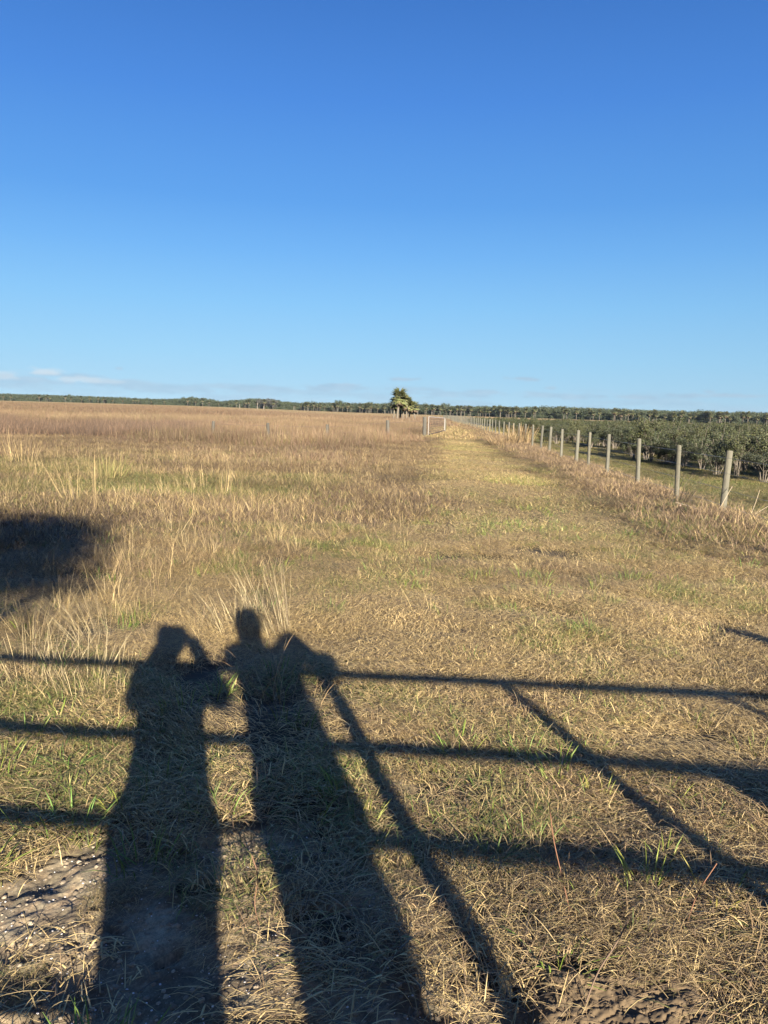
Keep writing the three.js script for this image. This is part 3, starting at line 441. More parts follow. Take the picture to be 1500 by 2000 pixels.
{
  const R = rng(4321), oaks = [0, 1, 2, 3, 4].map((k) => oakProto(500 + k, k === 3 ? LEAF.greyoak : LEAF.oak, 'dark green oak in the far wood')), usedO = new Set(), backs = [];
  const palms = [0, 1, 2, 3].map((k) => palmProto(400 + k, 'pale trunked cabbage palm at the edge of the far wood', 'palms along the far wood', 5.2, 2.1, (R() - 0.5) * 0.1, k === 3 ? 0.7 : 0.15, LEAF.palm.map((c) => c.map((v) => v * 0.62)))), usedP = new Set();
  const place = (list, used, k, label, group, x, d, s, sy) => { const first = !used.has(k); used.add(k); const o = first ? list[k] : copy(list[k]); o.userData.label = label; if (group) o.userData.group = group; else delete o.userData.group; o.position.set(x, gh(x, d), -d); o.rotation.y = R() * 6.283; o.scale.set(s, sy, s); return o; };
  for (let t = -0.62; t < 0.62; t += 0.0053 + 0.002 * R()) {
    const D = prof(woodD, t) + 8 + 22 * R(), H = prof(woodH, t) * (0.68 + 0.48 * R() * R()), grey = (t > -0.17 && t < -0.145) || (t > 0.09 && t < 0.11);
    place(oaks, usedO, grey ? 3 : [0, 1, 2, 4][Math.floor(R() * 4)], grey ? 'greyish broad oak standing out of the far wood' : 'dark green oak in the far wood', grey ? 'grey oaks of the far wood' : 'oaks of the far wood', t * D, D, H * (0.95 + 0.4 * R()), H);
  }
  for (let t = -0.66; t < 0.66; t += 0.0026) { const D = prof(woodD, t) + 40 + 60 * R(), H = prof(woodH, t) * (0.82 + 0.14 * R()); backs.push({ x: t * D, d: D, r: R() * 6.28, s: H * (1 + 0.5 * R()), sy: H, v: Math.floor(R() * 3), c: tone(R(), 0.3) }); }
  for (let t = -0.66; t < 0.66; t += 0.0045) { const D = prof(woodD, t) + 3 + 10 * R(), H = 3.2 + 2 * R(); backs.push({ x: t * D, d: D, y: gh(t * D, D) - 0.8, r: R() * 6.28, s: H * 1.3, sy: H, v: Math.floor(R() * 3), c: tone(R(), 0.3) }); }
  stuff('far_wood', 'dense dark mass of the far wood behind its first trees', 'wood', oaks.slice(0, 3).map((o) => o.children[1].geometry), leafMat, backs);
  for (let k = 0; k < 190; k++) {
    let t; const q = R(); t = q < 0.5 ? -0.13 + 0.3 * R() : q < 0.8 ? 0.12 + 0.4 * R() : -0.5 + 0.37 * R();
    const D = prof(woodD, t) - 4 - 12 * R(), s = prof(woodH, t) / 9.5 * (0.7 + 0.4 * R());
    place(palms, usedP, Math.floor(R() * 3), 'pale trunked cabbage palm at the edge of the far wood', 'palms along the far wood', t * D, D, s, s);
  }
  const solo = (t, D, s, sy, k, label) => place(palms, usedP, k, label, null, t * D, D, s, sy);
  solo(0.302, 590, 1.0, 1.0, 3, 'palm with rust brown dead fronds before the far wood'); solo(0.43, 560, 1.15, 1.25, 1, 'tall palm rising above the far wood at the right end');
  const snag = (t, D, h, label) => { const o = thing('dead_trunk', label, 'dead tree', [t * D, gh(t * D, D), -D]); part('shaft', tube([0, -0.2, 0], [0.15, h, 0], 0.32, 0.22, 9), std({ color: rgb(0.5, 0.44, 0.36), roughness: 0.95, map: woodMap }), o); part('broken_top', tube([0.15, h - 0.05, 0], [0.4, h + 0.6, 0.1], 0.16, 0.03, 6), paleBark, o); };
  snag(-0.167, 760, 6.3, 'tall pale dead palm trunk before the left wood'); snag(-0.159, 780, 3.6, 'short pale stump just right of the tall dead trunk'); snag(-0.12, 800, 4.4, 'lone pale dead trunk between stump and palm grove'); snag(-0.19, 780, 4.4, 'pale dead trunk left of the tall dead palm');
}

// ---------------------------------------------------------------- bodies: a distance field meshed by surface nets
function netMesh(f, lo, hi, h) {
  const nx = Math.ceil((hi[0] - lo[0]) / h) + 1, ny = Math.ceil((hi[1] - lo[1]) / h) + 1, nz = Math.ceil((hi[2] - lo[2]) / h) + 1, F = new Float32Array(nx * ny * nz), at = (i, j, k) => (k * ny + j) * nx + i;
  for (let k = 0; k < nz; k++) for (let j = 0; j < ny; j++) for (let i = 0; i < nx; i++) F[at(i, j, k)] = f(lo[0] + i * h, lo[1] + j * h, lo[2] + k * h);
  const id = new Int32Array(nx * ny * nz).fill(-1), pos = [], idx = [], E = [[0, 1], [0, 2], [0, 4], [1, 3], [1, 5], [2, 3], [2, 6], [3, 7], [4, 5], [4, 6], [5, 7], [6, 7]];
  for (let k = 0; k < nz - 1; k++) for (let j = 0; j < ny - 1; j++) for (let i = 0; i < nx - 1; i++) {
    const v = []; let neg = 0; for (let c = 0; c < 8; c++) { v[c] = F[at(i + (c & 1), j + (c >> 1 & 1), k + (c >> 2))]; if (v[c] < 0) neg++; }
    if (neg === 0 || neg === 8) continue;
    let x = 0, y = 0, z = 0, n = 0; for (const [a, b] of E) if (v[a] < 0 !== v[b] < 0) { const t = v[a] / (v[a] - v[b]); x += mix(a & 1, b & 1, t); y += mix(a >> 1 & 1, b >> 1 & 1, t); z += mix(a >> 2, b >> 2, t); n++; }
    id[at(i, j, k)] = pos.length / 3; pos.push(lo[0] + (i + x / n) * h, lo[1] + (j + y / n) * h, lo[2] + (k + z / n) * h);
  }
  const quad = (a, b, c, d, flip) => { if (flip) idx.push(a, c, b, a, d, c); else idx.push(a, b, c, a, c, d); };
  for (let k = 1; k < nz - 1; k++) for (let j = 1; j < ny - 1; j++) for (let i = 1; i < nx - 1; i++) {
    const s = F[at(i, j, k)] < 0;
    if (s !== F[at(i + 1, j, k)] < 0) quad(id[at(i, j - 1, k - 1)], id[at(i, j, k - 1)], id[at(i, j, k)], id[at(i, j - 1, k)], !s);
    if (s !== F[at(i, j + 1, k)] < 0) quad(id[at(i - 1, j, k - 1)], id[at(i - 1, j, k)], id[at(i, j, k)], id[at(i, j, k - 1)], !s);
    if (s !== F[at(i, j, k + 1)] < 0) quad(id[at(i - 1, j - 1, k)], id[at(i, j - 1, k)], id[at(i, j, k)], id[at(i - 1, j, k)], !s);
  }
  const g = new THREE.BufferGeometry(); g.setAttribute('position', new THREE.Float32BufferAttribute(pos, 3)); g.setIndex(idx); g.computeVertexNormals(); return g;
}
// bones: [ax,ay,az, bx,by,bz, ra, rb]; joined with a smooth minimum of width k
function field(bones, k, extra) {
  return (x, y, z) => {
    let d = 1e3;
    for (const b of bones) {
      const vx = b[3] - b[0], vy = b[4] - b[1], vz = b[5] - b[2], L = vx * vx + vy * vy + vz * vz || 1e-9, t = Math.min(1, Math.max(0, ((x - b[0]) * vx + (y - b[1]) * vy + (z - b[2]) * vz) / L));
      const e = Math.hypot(x - b[0] - vx * t, y - b[1] - vy * t, z - b[2] - vz * t) - mix(b[6], b[7], t), h = Math.max(0, k - Math.abs(d - e)) / k; d = Math.min(d, e) - h * h * k * 0.25;
    }
    return extra ? extra(d, x, y, z) : d;
  };
}
function bonesBox(bones, pad = 0.03) { const lo = [1e3, 1e3, 1e3], hi = [-1e3, -1e3, -1e3]; for (const b of bones) for (let c = 0; c < 3; c++) { lo[c] = Math.min(lo[c], b[c] - b[6], b[c + 3] - b[7]); hi[c] = Math.max(hi[c], b[c] + b[6], b[c + 3] + b[7]); } return [lo.map((v) => v - pad), hi.map((v) => v + pad)]; }
const mesh3 = (bones, k, h, extra) => netMesh(field(bones, k, extra), ...bonesBox(bones), h);
// a hand: palm, four curled fingers, a thumb from the side of the palm
function handBones(w, dir, nor, side, curl) {
  const D = new THREE.Vector3(...dir).normalize(), N = new THREE.Vector3(...nor), S = new THREE.Vector3().crossVectors(D, N).normalize().multiplyScalar(side); N.crossVectors(S, D).normalize().multiplyScalar(new THREE.Vector3(...nor).dot(N) < 0 ? -1 : 1);
  const W = new THREE.Vector3(...w), out = [], P = (a, b, c) => W.clone().addScaledVector(D, a).addScaledVector(S, b).addScaledVector(N, c), add = (a, b, r0, r1) => out.push([a.x, a.y, a.z, b.x, b.y, b.z, r0, r1]);
  add(P(-0.03, 0, 0), P(0.02, 0, 0), 0.024, 0.024);
  [-0.028, -0.009, 0.01, 0.028].forEach((o, i) => {
    add(P(0.015, o * 0.6, 0), P(0.085 - 0.006 * Math.abs(i - 1.5), o, 0), 0.016, 0.0125);
    let p = P(0.085 - 0.006 * Math.abs(i - 1.5), o, 0), ang = 0; const len = [0.038, 0.044, 0.041, 0.032][i];
    for (let s = 0; s < 3; s++) { ang += curl * (s ? 1.1 : 0.7); const l = len * (1 - 0.22 * s), n = p.clone().addScaledVector(D, Math.cos(ang) * l).addScaledVector(N, -Math.sin(ang) * l); add(p, n, 0.0092 - 0.0008 * s, 0.0085 - 0.0008 * s); p = n; }
  });
  const t0 = P(0.015, -0.024, -0.004), t1 = P(0.05, -0.047, -0.016), t2 = P(0.078, -0.05, -0.03); add(t0, t1, 0.014, 0.011); add(t1, t2, 0.011, 0.0088);
  return out;
}
const skinMat = std({ color: rgb(0.26, 0.15, 0.1), roughness: 0.55 });
const cloth = (r, g, b) => std({ color: rgb(r, g, b), roughness: 0.95, bumpMap, bumpScale: 0.002 });
function figure(label, base, J, hands, clothes, hair, cap, wide = 0) {
  const o = thing('person', label, 'person', [base[0], gh(base[0], -base[2]), base[2]]), rel = (bs) => bs.map((b) => [b[0] - base[0], b[1], b[2] - base[2], b[3] - base[0], b[4], b[5] - base[2], b[6], b[7]]);
  const bn = (a, b, ra, rb) => [...J[a], ...J[b], ra, rb], [hx, hy, hz] = J.head;
  const torso = [bn('pelvis', 'waist', 0.135 + wide, 0.115 + wide), bn('waist', 'chest', 0.115 + wide, 0.13 + wide), bn('shoulderL', 'chest', 0.06, 0.1), bn('shoulderR', 'chest', 0.06, 0.1), bn('hipL', 'hipR', 0.1, 0.1)];
  const arms = [bn('shoulderL', 'elbowL', 0.052, 0.041), bn('elbowL', 'wristL', 0.042, 0.026), bn('shoulderR', 'elbowR', 0.052, 0.041), bn('elbowR', 'wristR', 0.042, 0.026)];
  const legs = [bn('hipL', 'kneeL', 0.085, 0.056), bn('kneeL', 'ankleL', 0.056, 0.038), bn('hipR', 'kneeR', 0.085, 0.056), bn('kneeR', 'ankleR', 0.056, 0.038)];
  const neck = [...J.neck, hx, hy - 0.06, hz + 0.015, 0.052, 0.05];
  const body = mesh3(rel([...torso, ...arms, ...legs, neck]), 0.05, 0.013);
  const skull = [[hx, hy + 0.03, hz + 0.01, hx, hy + 0.02, hz + 0.045, 0.078, 0.082], [hx, hy - 0.03, hz - 0.02, hx, hy - 0.075, hz - 0.03, 0.06, 0.04], neck];
  const face = [[hx, hy + 0.005, hz - 0.082, hx, hy - 0.028, hz - 0.1, 0.009, 0.014], [hx - 0.02, hy - 0.055, hz - 0.073, hx + 0.02, hy - 0.055, hz - 0.073, 0.009, 0.009], [hx - 0.078, hy + 0.012, hz + 0.03, hx - 0.08, hy - 0.025, hz + 0.025, 0.014, 0.01], [hx + 0.078, hy + 0.012, hz + 0.03, hx + 0.08, hy - 0.025, hz + 0.025, 0.014, 0.01]];
  const head = mesh3(rel([...skull, ...face]), 0.022, 0.005), hg = hands.map((h) => mesh3(rel(handBones(...h)), 0.008, 0.004));
  part('body', mergeGeometries([body, head, ...hg]), skinMat, o);
  for (const s of [-1, 1]) { const e = new THREE.SphereGeometry(0.0125, 12, 8); e.translate(hx - base[0] + s * 0.031, hy + 0.012, hz - base[2] - 0.072); part('eye', e, std({ color: rgb(0.55, 0.53, 0.5), roughness: 0.25 }), o); }
  const grow = (bs, g) => bs.map((b) => [...b.slice(0, 6), b[6] + g, b[7] + g]);
  part('shirt', mesh3(rel(grow([...torso, ...arms.map((b) => [...b.slice(0, 3), mix(b[0], b[3], 0.93), mix(b[1], b[4], 0.93), mix(b[2], b[5], 0.93), b[6], b[7] + 0.006])], 0.016)), 0.05, 0.013), clothes[0], o);
  part('trousers', mesh3(rel(grow([...legs, bn('hipL', 'hipR', 0.104, 0.104)], 0.024)), 0.05, 0.013), clothes[1], o);
  for (const q of ['L', 'R']) { const [ax, ay, az] = J['ankle' + q]; part('shoe', mesh3(rel([[ax, 0.045, az + 0.05, ax, 0.04, az - 0.15, 0.045, 0.04], [ax, 0.06, az, ax, 0.12, az, 0.05, 0.05]]), 0.03, 0.01, (d, x, y) => Math.max(d, 0.004 - y)), cloth(0.035, 0.028, 0.022), o); }
  part('hair', mesh3(rel(hair(hx, hy, hz)), 0.03, 0.008, (d, x, y, z) => Math.max(d, -(Math.hypot(x - (hx - base[0]), (y - hy + 0.04) * 0.75, z - (hz - base[2] - 0.075)) - 0.062))), cloth(0.025, 0.017, 0.011), o);
  if (cap) part('cap', mesh3(rel(cap(hx, hy, hz)), 0.012, 0.007), clothes[2], o);
  return o;
}
figure('person in cap holding a phone up in both hands behind the gate', [0.03, 0, 0.3], {
  pelvis: [0.04, 0.95, 0.31], waist: [0.05, 1.09, 0.3], chest: [0.05, 1.27, 0.29], neck: [0.02, 1.42, 0.29], head: [0.05, 1.585, 0.24], shoulderL: [-0.1, 1.385, 0.28], shoulderR: [0.195, 1.355, 0.27],
  elbowL: [-0.17, 1.26, 0.12], wristL: [-0.075, 1.5, 0.09], elbowR: [0.262, 1.27, 0.09], wristR: [0.135, 1.545, 0.075], hipL: [-0.05, 0.91, 0.31], hipR: [0.12, 0.91, 0.31], kneeL: [-0.07, 0.5, 0.29], kneeR: [0.1, 0.5, 0.29], ankleL: [-0.09, 0.09, 0.32], ankleR: [0.09, 0.09, 0.32],
}, [[[-0.075, 1.5, 0.09], [0.3, 0.75, -0.45], [-0.85, 0.3, 0.1], 1, 0.55], [[0.135, 1.545, 0.075], [-0.75, 0.45, -0.35], [0.5, 0.8, 0.1], -1, 0.45]], [cloth(0.05, 0.065, 0.1), cloth(0.03, 0.034, 0.045), cloth(0.1, 0.09, 0.075)],
(x, y, z) => [[x, y + 0.012, z + 0.02, x, y + 0.01, z + 0.05, 0.094, 0.094], [x - 0.04, y - 0.02, z + 0.06, x - 0.05, y - 0.1, z + 0.06, 0.05, 0.03], [x + 0.02, y - 0.02, z + 0.06, x + 0.01, y - 0.1, z + 0.06, 0.05, 0.03]],
(x, y, z) => [[x - 0.068, y + 0.092, z + 0.02, x + 0.068, y + 0.092, z + 0.03, 0.036, 0.036], [x - 0.05, y + 0.05, z + 0.03, x + 0.05, y + 0.05, z + 0.03, 0.06, 0.06], [x - 0.045, y + 0.055, z - 0.1, x + 0.045, y + 0.055, z - 0.1, 0.012, 0.012], [x - 0.04, y + 0.06, z - 0.06, x + 0.04, y + 0.06, z - 0.06, 0.02, 0.02]], 0.025);
figure('bareheaded person leaning both arms on the top bar of the gate', [0.5, 0, 0.06], {
  pelvis: [0.54, 0.95, 0.07], waist: [0.55, 1.1, 0.06], chest: [0.565, 1.32, 0.04], neck: [0.56, 1.5, 0.03], head: [0.535, 1.66, 0.0], shoulderL: [0.4, 1.45, 0.03], shoulderR: [0.79, 1.54, 0.02],
  elbowL: [0.35, 1.4, -0.2], wristL: [0.56, 1.39, -0.24], elbowR: [0.915, 1.385, 0.0], wristR: [0.9, 1.385, -0.2], hipL: [0.45, 0.93, 0.07], hipR: [0.63, 0.93, 0.07], kneeL: [0.42, 0.5, 0.04], kneeR: [0.585, 0.5, 0.05], ankleL: [0.38, 0.09, 0.09], ankleR: [0.57, 0.09, 0.1],
}, [[[0.56, 1.39, -0.24], [1, -0.05, 0.05], [0, 1, 0], 1, 0.5], [[0.9, 1.385, -0.2], [-0.3, -0.05, -0.9], [0, 1, 0], -1, 0.6]], [cloth(0.095, 0.088, 0.07), cloth(0.03, 0.034, 0.045)],
(x, y, z) => [[x, y + 0.045, z + 0.015, x, y + 0.03, z + 0.05, 0.096, 0.098], [x, y - 0.03, z + 0.05, x - 0.01, y - 0.17, z + 0.06, 0.088, 0.085]], undefined, 0.045);
{
  const ph = thing('phone', 'smartphone held upright in both hands above the gate', 'phone', [0.0, EYE - 0.056, 0.022]); ph.rotation.x = -7.5 * D2R;
  const sh = new THREE.Shape(), w = 0.0375, h = 0.0755, r = 0.011; sh.moveTo(-w + r, -h); sh.lineTo(w - r, -h); sh.absarc(w - r, -h + r, r, -Math.PI / 2, 0); sh.lineTo(w, h - r); sh.absarc(w - r, h - r, r, 0, Math.PI / 2); sh.lineTo(-w + r, h); sh.absarc(-w + r, h - r, r, Math.PI / 2, Math.PI); sh.lineTo(-w, -h + r); sh.absarc(-w + r, -h + r, r, Math.PI, Math.PI * 1.5);
  const g = new THREE.ExtrudeGeometry(sh, { depth: 0.006, bevelEnabled: true, bevelSize: 0.001, bevelThickness: 0.001, bevelSegments: 2 }); g.translate(0, 0, -0.004); part('case', g, std({ color: rgb(0.05, 0.05, 0.055), roughness: 0.5 }), ph);
  const sc2 = new THREE.BoxGeometry(0.068, 0.144, 0.001); sc2.translate(0, 0, 0.0042); part('screen', sc2, std({ color: rgb(0.02, 0.02, 0.025), roughness: 0.15 }), ph);
}
// ---------------------------------------------------------------- the pipe gate they lean on, its post and the board on it
{
  const gz = (x) => 0.25 - 0.07 * x, pipeMat = std({ color: rgb(0.13, 0.138, 0.135), metalness: 0.4, roughness: 0.5 }), x0 = -2.75, x1 = 3.95;
  const g = thing('pipe_gate', 'wide steel pipe gate whose barred shadow crosses the foreground', 'gate', [x1, 0, -gz(x1)]), O = g.position, at = (x, y) => [x - O.x, y, -gz(x) - O.z];
  for (const h of [1.33, 1.03, 0.79, 0.495, 0.27]) part('bar', tube(at(x0, h), at(x1, h), 0.025, 0.025, 14), pipeMat, g);
  for (const x of [x0, -1.45, 0.82, 1.88, 3.1, x1]) part('upright', tube(at(x, 0.25), at(x, 1.345), x === x0 || x === x1 ? 0.03 : 0.043, undefined, 12), pipeMat, g);
  for (const h of [1.2, 0.4]) part('hinge', tube(at(x1, h), at(x1 + 0.2, h), 0.014, undefined, 8), steelMat, g);
  const post = thing('gate_post', 'tall round wooden post that carries the steel pipe gate', 'post', [4.22, 0, -gz(4.22)]); part('shaft', postGeo(61, 1.79, 0.085), postMat[0], post);
  const bd = thing('notice_board', 'blank metal board hung on the bars of the pipe gate', 'board', [2.62, 0.84, -gz(2.62) + 0.03]); bd.rotation.y = -0.07; const pg = new THREE.BoxGeometry(0.62, 0.22, 0.006); pg.translate(0, 0.1, 0); part('panel', pg, std({ color: rgb(0.2, 0.2, 0.19), roughness: 0.6 }), bd); for (const x of [-0.25, 0.25]) part('hook', tube([x, 0.19, 0.0], [x, 0.245, -0.03], 0.004, undefined, 6), steelMat, bd);
}
{ // the oak behind and to the left, of which only the shade of the crown is seen
  const R = rng(2024), o = thing('roadside_oak', 'dense low oak behind the gate, its crown shades the grass at left', 'tree', [-2.6, 0, 4.2]), B = bladeBuffer();
  const L = [[2.45, 3.85, 0, 0.72, 0.62, 0.6], [1.6, 3.85, 0, 1.2, 0.7, 0.8], [2.5, 3.42, 0, 0.72, 0.4, 0.5], [1.7, 3.1, 0, 1.15, 0.42, 0.6], [0.4, 3.75, 0.1, 1.1, 0.8, 0.9], [-0.7, 3.6, 0, 1.3, 0.8, 1.0], [1.2, 2.85, 0, 1.3, 0.42, 0.6], [0.2, 2.65, 0.1, 1.6, 0.45, 0.8], [2.1, 4.2, 0.1, 0.85, 0.36, 0.5], [-1.6, 3.3, 0.2, 0.9, 0.6, 0.9]];
  const tr = [tube([0, -0.2, 0], [0.08, 1.3, 0], 0.24, 0.17, 12), tube([0.08, 1.25, 0], [0.3, 2.5, 0.05], 0.17, 0.12, 10)]; for (const l of L) tr.push(tube([0.25, 2.2, 0.03], [l[0] * 0.9, l[1], l[2]], 0.09, 0.03, 7, false));
  part('trunk', join(tr), barkMat, o); leafCloud(B, R, L, 26000, 0.05, LEAF.oak, 0.3); part('crown', toGeo(B), leafMat, o);
}
// ---------------------------------------------------------------- single tufts, stalks, clods
const tuftAt = (name, label, cat, x, d, geo, mat = grassMat, ry = 0) => { const o = new THREE.Mesh(geo, mat); o.name = numbered(name); o.castShadow = o.receiveShadow = true; o.position.set(x, gh(x, d), -d); o.rotation.y = ry; tag(o, label, cat); scene.add(o); return o; };
const T = (seed, n, rad, len, spread, droop, lean = [0, 0], pal = PAL.blond, w = [0.0013, 0.003]) => bunch(seed, { n, rad, len, w, spread, droop, pal, lean, seg: 5 });
tuftAt('grass_tuft', 'tall blond grass tuft beside the head of the right shadow', 'grass tuft', -0.74, 5.3, T(1, 95, 0.12, [0.22, 0.68], 20, 14, [-0.3, -0.05], PAL.tuft));
tuftAt('grass_tuft', 'blond tuft between the two heads of the shadows', 'grass tuft', -1.08, 5.45, T(2, 120, 0.22, [0.15, 0.42], 36, 25, [-0.25, 0], PAL.tuft));
tuftAt('grass_tuft', 'straw tuft right under the corner of the tree shade', 'grass tuft', -1.95, 5.0, T(3, 60, 0.14, [0.18, 0.52], 24, 25, [-0.35, 0.05], PAL.tuft));
tuftAt('grass_tuft', 'bent straw tuft at the left edge below the tree shade', 'grass tuft', -2.35, 5.15, T(4, 70, 0.16, [0.18, 0.55], 40, 55, [0.2, 0.1], PAL.tuft));
tuftAt('grass_tuft', 'upright straw tuft above the shadow of the second gate bar at left', 'grass tuft', -1.62, 4.12, T(5, 110, 0.24, [0.14, 0.38], 34, 20, [-0.05, 0], PAL.tuft));
tuftAt('grass_tuft', 'broad straw tuft at the left edge over the second bar shadow', 'grass tuft', -2.0, 4.2, T(6, 120, 0.26, [0.14, 0.42], 40, 30, [-0.1, 0], PAL.tuft));
tuftAt('grass_tuft', 'arching fine dry tuft inside the right person shadow', 'grass tuft', -0.5, 3.95, T(7, 85, 0.22, [0.2, 0.44], 46, 85, [0.1, 0], PAL.brown));
tuftAt('grass_tuft', 'small spiky tuft inside the left person shadow', 'grass tuft', -0.72, 2.62, T(8, 40, 0.06, [0.08, 0.26], 46, 30, [0, 0], PAL.olive));
tuftAt('grass_tuft', 'leaning pair of tall straw stalks above the tree shade', 'grass tuft', -4.95, 12.0, T(9, 16, 0.12, [0.4, 0.85], 18, 8, [-0.25, 0], PAL.blond, [0.003, 0.006]));
tuftAt('grass_tuft', 'tall lone straw stalk standing above the tree shade', 'grass tuft', -4.25, 11.2, T(10, 12, 0.03, [0.6, 1.05], 5, 5, [-0.06, 0], PAL.blond, [0.003, 0.007]));
tuftAt('grass_tuft', 'short blond bunch standing alone in the green patch', 'grass tuft', -2.95, 14.0, T(11, 26, 0.12, [0.3, 0.7], 12, 8, [0, 0], PAL.blond, [0.003, 0.006]));
tuftAt('grass_tuft', 'wide straw bunch at the left edge before the dark weeds', 'grass tuft', -9.3, 19.6, T(12, 60, 0.4, [0.4, 1.05], 24, 12, [0, 0], PAL.blond, [0.003, 0.008]));
tuftAt('grass_tuft', 'dark olive bunch beside the tall lone stalk', 'grass tuft', -5.9, 16.4, T(13, 90, 0.3, [0.3, 0.7], 34, 15, [0, 0], PAL.olive, [0.005, 0.009]), dullMat);
tuftAt('grass_tuft', 'thin fan of straw stalks right of the tree shade', 'grass tuft', -2.55, 9.3, T(14, 14, 0.16, [0.25, 0.6], 26, 10, [0.1, 0], PAL.tuft, [0.003, 0.005]));
tuftAt('grass_tuft', 'low straw fan left of the meadow stalks in mid field', 'grass tuft', -3.5, 14.6, T(15, 18, 0.14, [0.3, 0.62], 30, 10, [-0.1, 0], PAL.blond, [0.003, 0.006]));
tuftAt('dark_stalks', 'dark curved reed stalks between the second and first fence posts', 'weed', 5.15, 13.4, T(16, 34, 0.22, [0.3, 0.78], 18, 45, [0.12, 0], PAL.grey, [0.004, 0.008]), dullMat);
tuftAt('dry_bush', 'dark dry bush by the fence where the track narrows', 'bush', 5.75, 37.5, T(17, 260, 0.7, [0.25, 0.8], 46, 25, [-0.1, 0], PAL.brown, [0.01, 0.018]), dullMat);
tuftAt('dry_bush', 'reddish dry bush right against the fence posts behind the dark one', 'bush', 6.6, 38, T(18, 240, 0.6, [0.35, 1.15], 32, 15, [0, 0], PAL.brown, [0.01, 0.018]), dullMat);
const twig = (label, x, d, pts, r, c) => { const cv = new THREE.CatmullRomCurve3(pts.map((p) => new THREE.Vector3(...p))), g = new THREE.TubeGeometry(cv, 14, r, 6); tuftAt('stick', label, 'stick', x, d, g, std({ color: rgb(...c), roughness: 0.8 })); };
const PS = [0.3, 0.24, 0.155];
twig('pale stick leaning on the left of the nearest fence post', 5.42, 12.35, [[-0.05, 0, 0], [0.05, 0.2, 0], [0.2, 0.46, -0.05]], 0.0045, PS);
twig('thin pale stick upright right of the nearest fence post', 5.85, 12.2, [[-0.02, 0, 0], [0.06, 0.25, 0], [0.12, 0.5, 0]], 0.004, PS);
twig('pale stick slanting away right of the nearest fence post', 5.8, 12.15, [[0, 0.02, 0], [0.15, 0.14, 0], [0.3, 0.24, 0]], 0.004, PS);
twig('stout pale cane lying before the nearest fence post', 5.0, 12.5, [[-0.16, 0.14, -0.2], [0, 0.1, 0], [0.14, 0.06, 0.14]], 0.007, PS);
twig('thin reddish stalk standing in the shade edge between the people', -0.36, 2.16, [[0.02, 0, 0], [0, 0.1, 0], [0.01, 0.2, 0.01], [-0.01, 0.26, 0]], 0.0018, [0.14, 0.075, 0.04]);
twig('red forked seed stalk below the third bar shadow', 0.55, 2.3, [[0.08, 0, 0.05], [0.05, 0.12, 0.02], [0.02, 0.24, 0], [0, 0.36, 0]], 0.0016, [0.16, 0.075, 0.038]);
twig('red seed stalk at the right below the third bar shadow', 0.98, 2.22, [[0, 0, 0], [0.03, 0.12, 0], [0.08, 0.22, 0]], 0.0016, [0.16, 0.075, 0.038]);
twig('dark twig rising from the brown clod at the bottom', 0.62, 1.86, [[-0.06, 0.02, 0.02], [-0.02, 0.12, 0], [0.02, 0.2, 0], [0.05, 0.27, 0]], 0.002, [0.12, 0.08, 0.05]);
{ // crumbling clod of earth at the lower right
  const nx = 170, nd = 160, pos = [], idx = [], col = [], cell = (x, y) => { let a = 9, b = 9; const ix = Math.floor(x), iy = Math.floor(y); for (let i = -1; i < 2; i++) for (let j = -1; j < 2; j++) { const d = Math.hypot(ix + i + hash2(ix + i, iy + j, 5) - x, iy + j + hash2(ix + i, iy + j, 6) - y); if (d < a) { b = a; a = d; } else if (d < b) b = d; } return [a, b]; };
  for (let j = 0; j <= nd; j++) for (let i = 0; i <= nx; i++) {
    const u = (i / nx - 0.5) * 0.86, v = (j / nd - 0.5) * 0.8, x = 0.7 + u, d = 1.78 + v, w = mound(x, d), [a, b] = cell(x * 15 + 2.5 * fbm(x * 9, d * 9, 2, 3), d * 24 + 2 * fbm(x * 8, d * 8, 4, 2)), cr = sm(b - a, 0.02, 0.25);
    pos.push(u, w * (0.02 + 0.035 * fbm(x * 5, d * 5, 31, 3) + 0.005 * cr + 0.02 * (fbm(x * 22, d * 30, 8, 5) - 0.5) + 0.008 * (fbm(x * 130, d * 130, 18, 2) - 0.5)) - 0.035 * (1 - w), -v);
    const n = fbm(x * 25, d * 25, 17, 3); col.push(...mix3([0.06, 0.042, 0.022], [0.16, 0.112, 0.056], n));
  }
  for (let j = 0; j < nd; j++) for (let i = 0; i < nx; i++) { const a = j * (nx + 1) + i; idx.push(a, a + 1, a + nx + 2, a, a + nx + 2, a + nx + 1); }
  const g = new THREE.BufferGeometry(); g.setAttribute('position', new THREE.Float32BufferAttribute(pos, 3)); g.setAttribute('color', new THREE.Float32BufferAttribute(col, 3)); g.setIndex(idx); g.computeVertexNormals();
  tuftAt('earth_clod', 'cracked brown clod of earth at the lower right', 'clod', 0.7, 1.78, g, std({ vertexColors: true, roughness: 0.97 }));
}
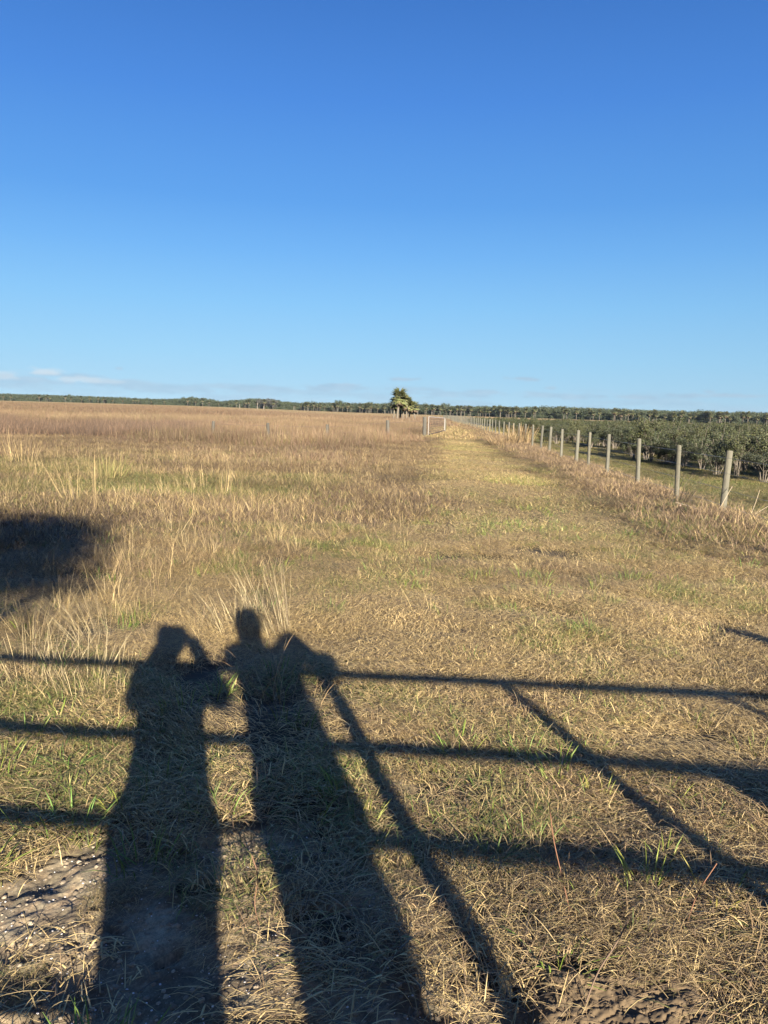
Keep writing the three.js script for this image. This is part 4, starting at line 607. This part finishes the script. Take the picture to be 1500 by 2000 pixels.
{ // bits of broken shell on the bare soil
  const R = rng(66), g = new THREE.IcosahedronGeometry(1, 0), p = g.attributes.position; for (let i = 0; i < p.count; i++) p.setXYZ(i, p.getX(i) * 1.2, p.getY(i) * 0.4, p.getZ(i)); g.computeVertexNormals(); const spots = [];
  for (let k = 0; k < 26000; k++) { const x = -1.9 + 2.5 * R(), d = 0.8 + 2.6 * R(), b = bare(x, d), e = R(); if (R() > b * 0.4) continue; spots.push({ x, d, r: R() * 6.28, s: 0.0006 + 0.0034 * e * e * e * e, y: soilY(x, d) + 0.001, v: 0, c: tone(R(), 0.5) }); }
  stuff('shell_bits', 'white bits of broken shell scattered on the bare soil', 'shell', [g], std({ color: rgb(0.6, 0.57, 0.52), roughness: 0.7 }), spots);
}
{ // crumbs of earth on the clod and on the bare soil
  const R = rng(91), gs = [0, 1, 2].map((k) => { const g = new THREE.IcosahedronGeometry(1, 1), p = g.attributes.position; for (let i = 0; i < p.count; i++) { const x = p.getX(i), y = p.getY(i), z = p.getZ(i), s = 0.7 + 0.7 * fbm(x * 1.7 + 5 * k, y * 1.7 + z * 1.3 + 9, 33 + k, 2); p.setXYZ(i, x * s, y * s * 0.7, z * s); } g.computeVertexNormals(); return g; }), spots = [];
  for (let k = 0; k < 9000; k++) { const x = 0.3 + 0.8 * R(), d = 1.4 + 0.75 * R(), w = mound(x, d), e = R(); if (R() > w * 0.8) continue; const c = fbm(x * 25, d * 25, 17, 3), q = 0.6 + 0.7 * R(); spots.push({ x, d, r: R() * 6.28, s: 0.0012 + 0.007 * e * e * e * e * e * e, y: gh(0.7, 1.78) + w * (0.02 + 0.035 * fbm(x * 5, d * 5, 31, 3) + 0.02 * (fbm(x * 22, d * 30, 8, 5) - 0.5) + 0.002) - 0.035 * (1 - w), v: k % 3, c: mix3([0.06, 0.042, 0.022], [0.16, 0.112, 0.056], c).map((v) => v * q) }); }
  for (let k = 0; k < 30000; k++) { const x = -1.9 + 2.5 * R(), d = 0.8 + 2.6 * R(), b = bare(x, d), e = R(); if (R() > b * 0.5) continue; const q = 0.5 + 0.7 * R(); spots.push({ x, d, r: R() * 6.28, s: 0.001 + 0.009 * e * e * e * e, y: soilY(x, d), v: k % 3, c: mix3([0.19, 0.15, 0.095], [0.34, 0.275, 0.185], R()).map((v) => v * q) }); }
  stuff('soil_crumbs', 'crumbs of earth on the clod and the bare soil', 'soil', gs, std({ roughness: 0.97, flatShading: true }), spots);
}
// thin haze over the far meadow and the wood
scene.fog = new THREE.FogExp2(0xbcd4ea, 0.00003);
renderer.render(scene, camera);
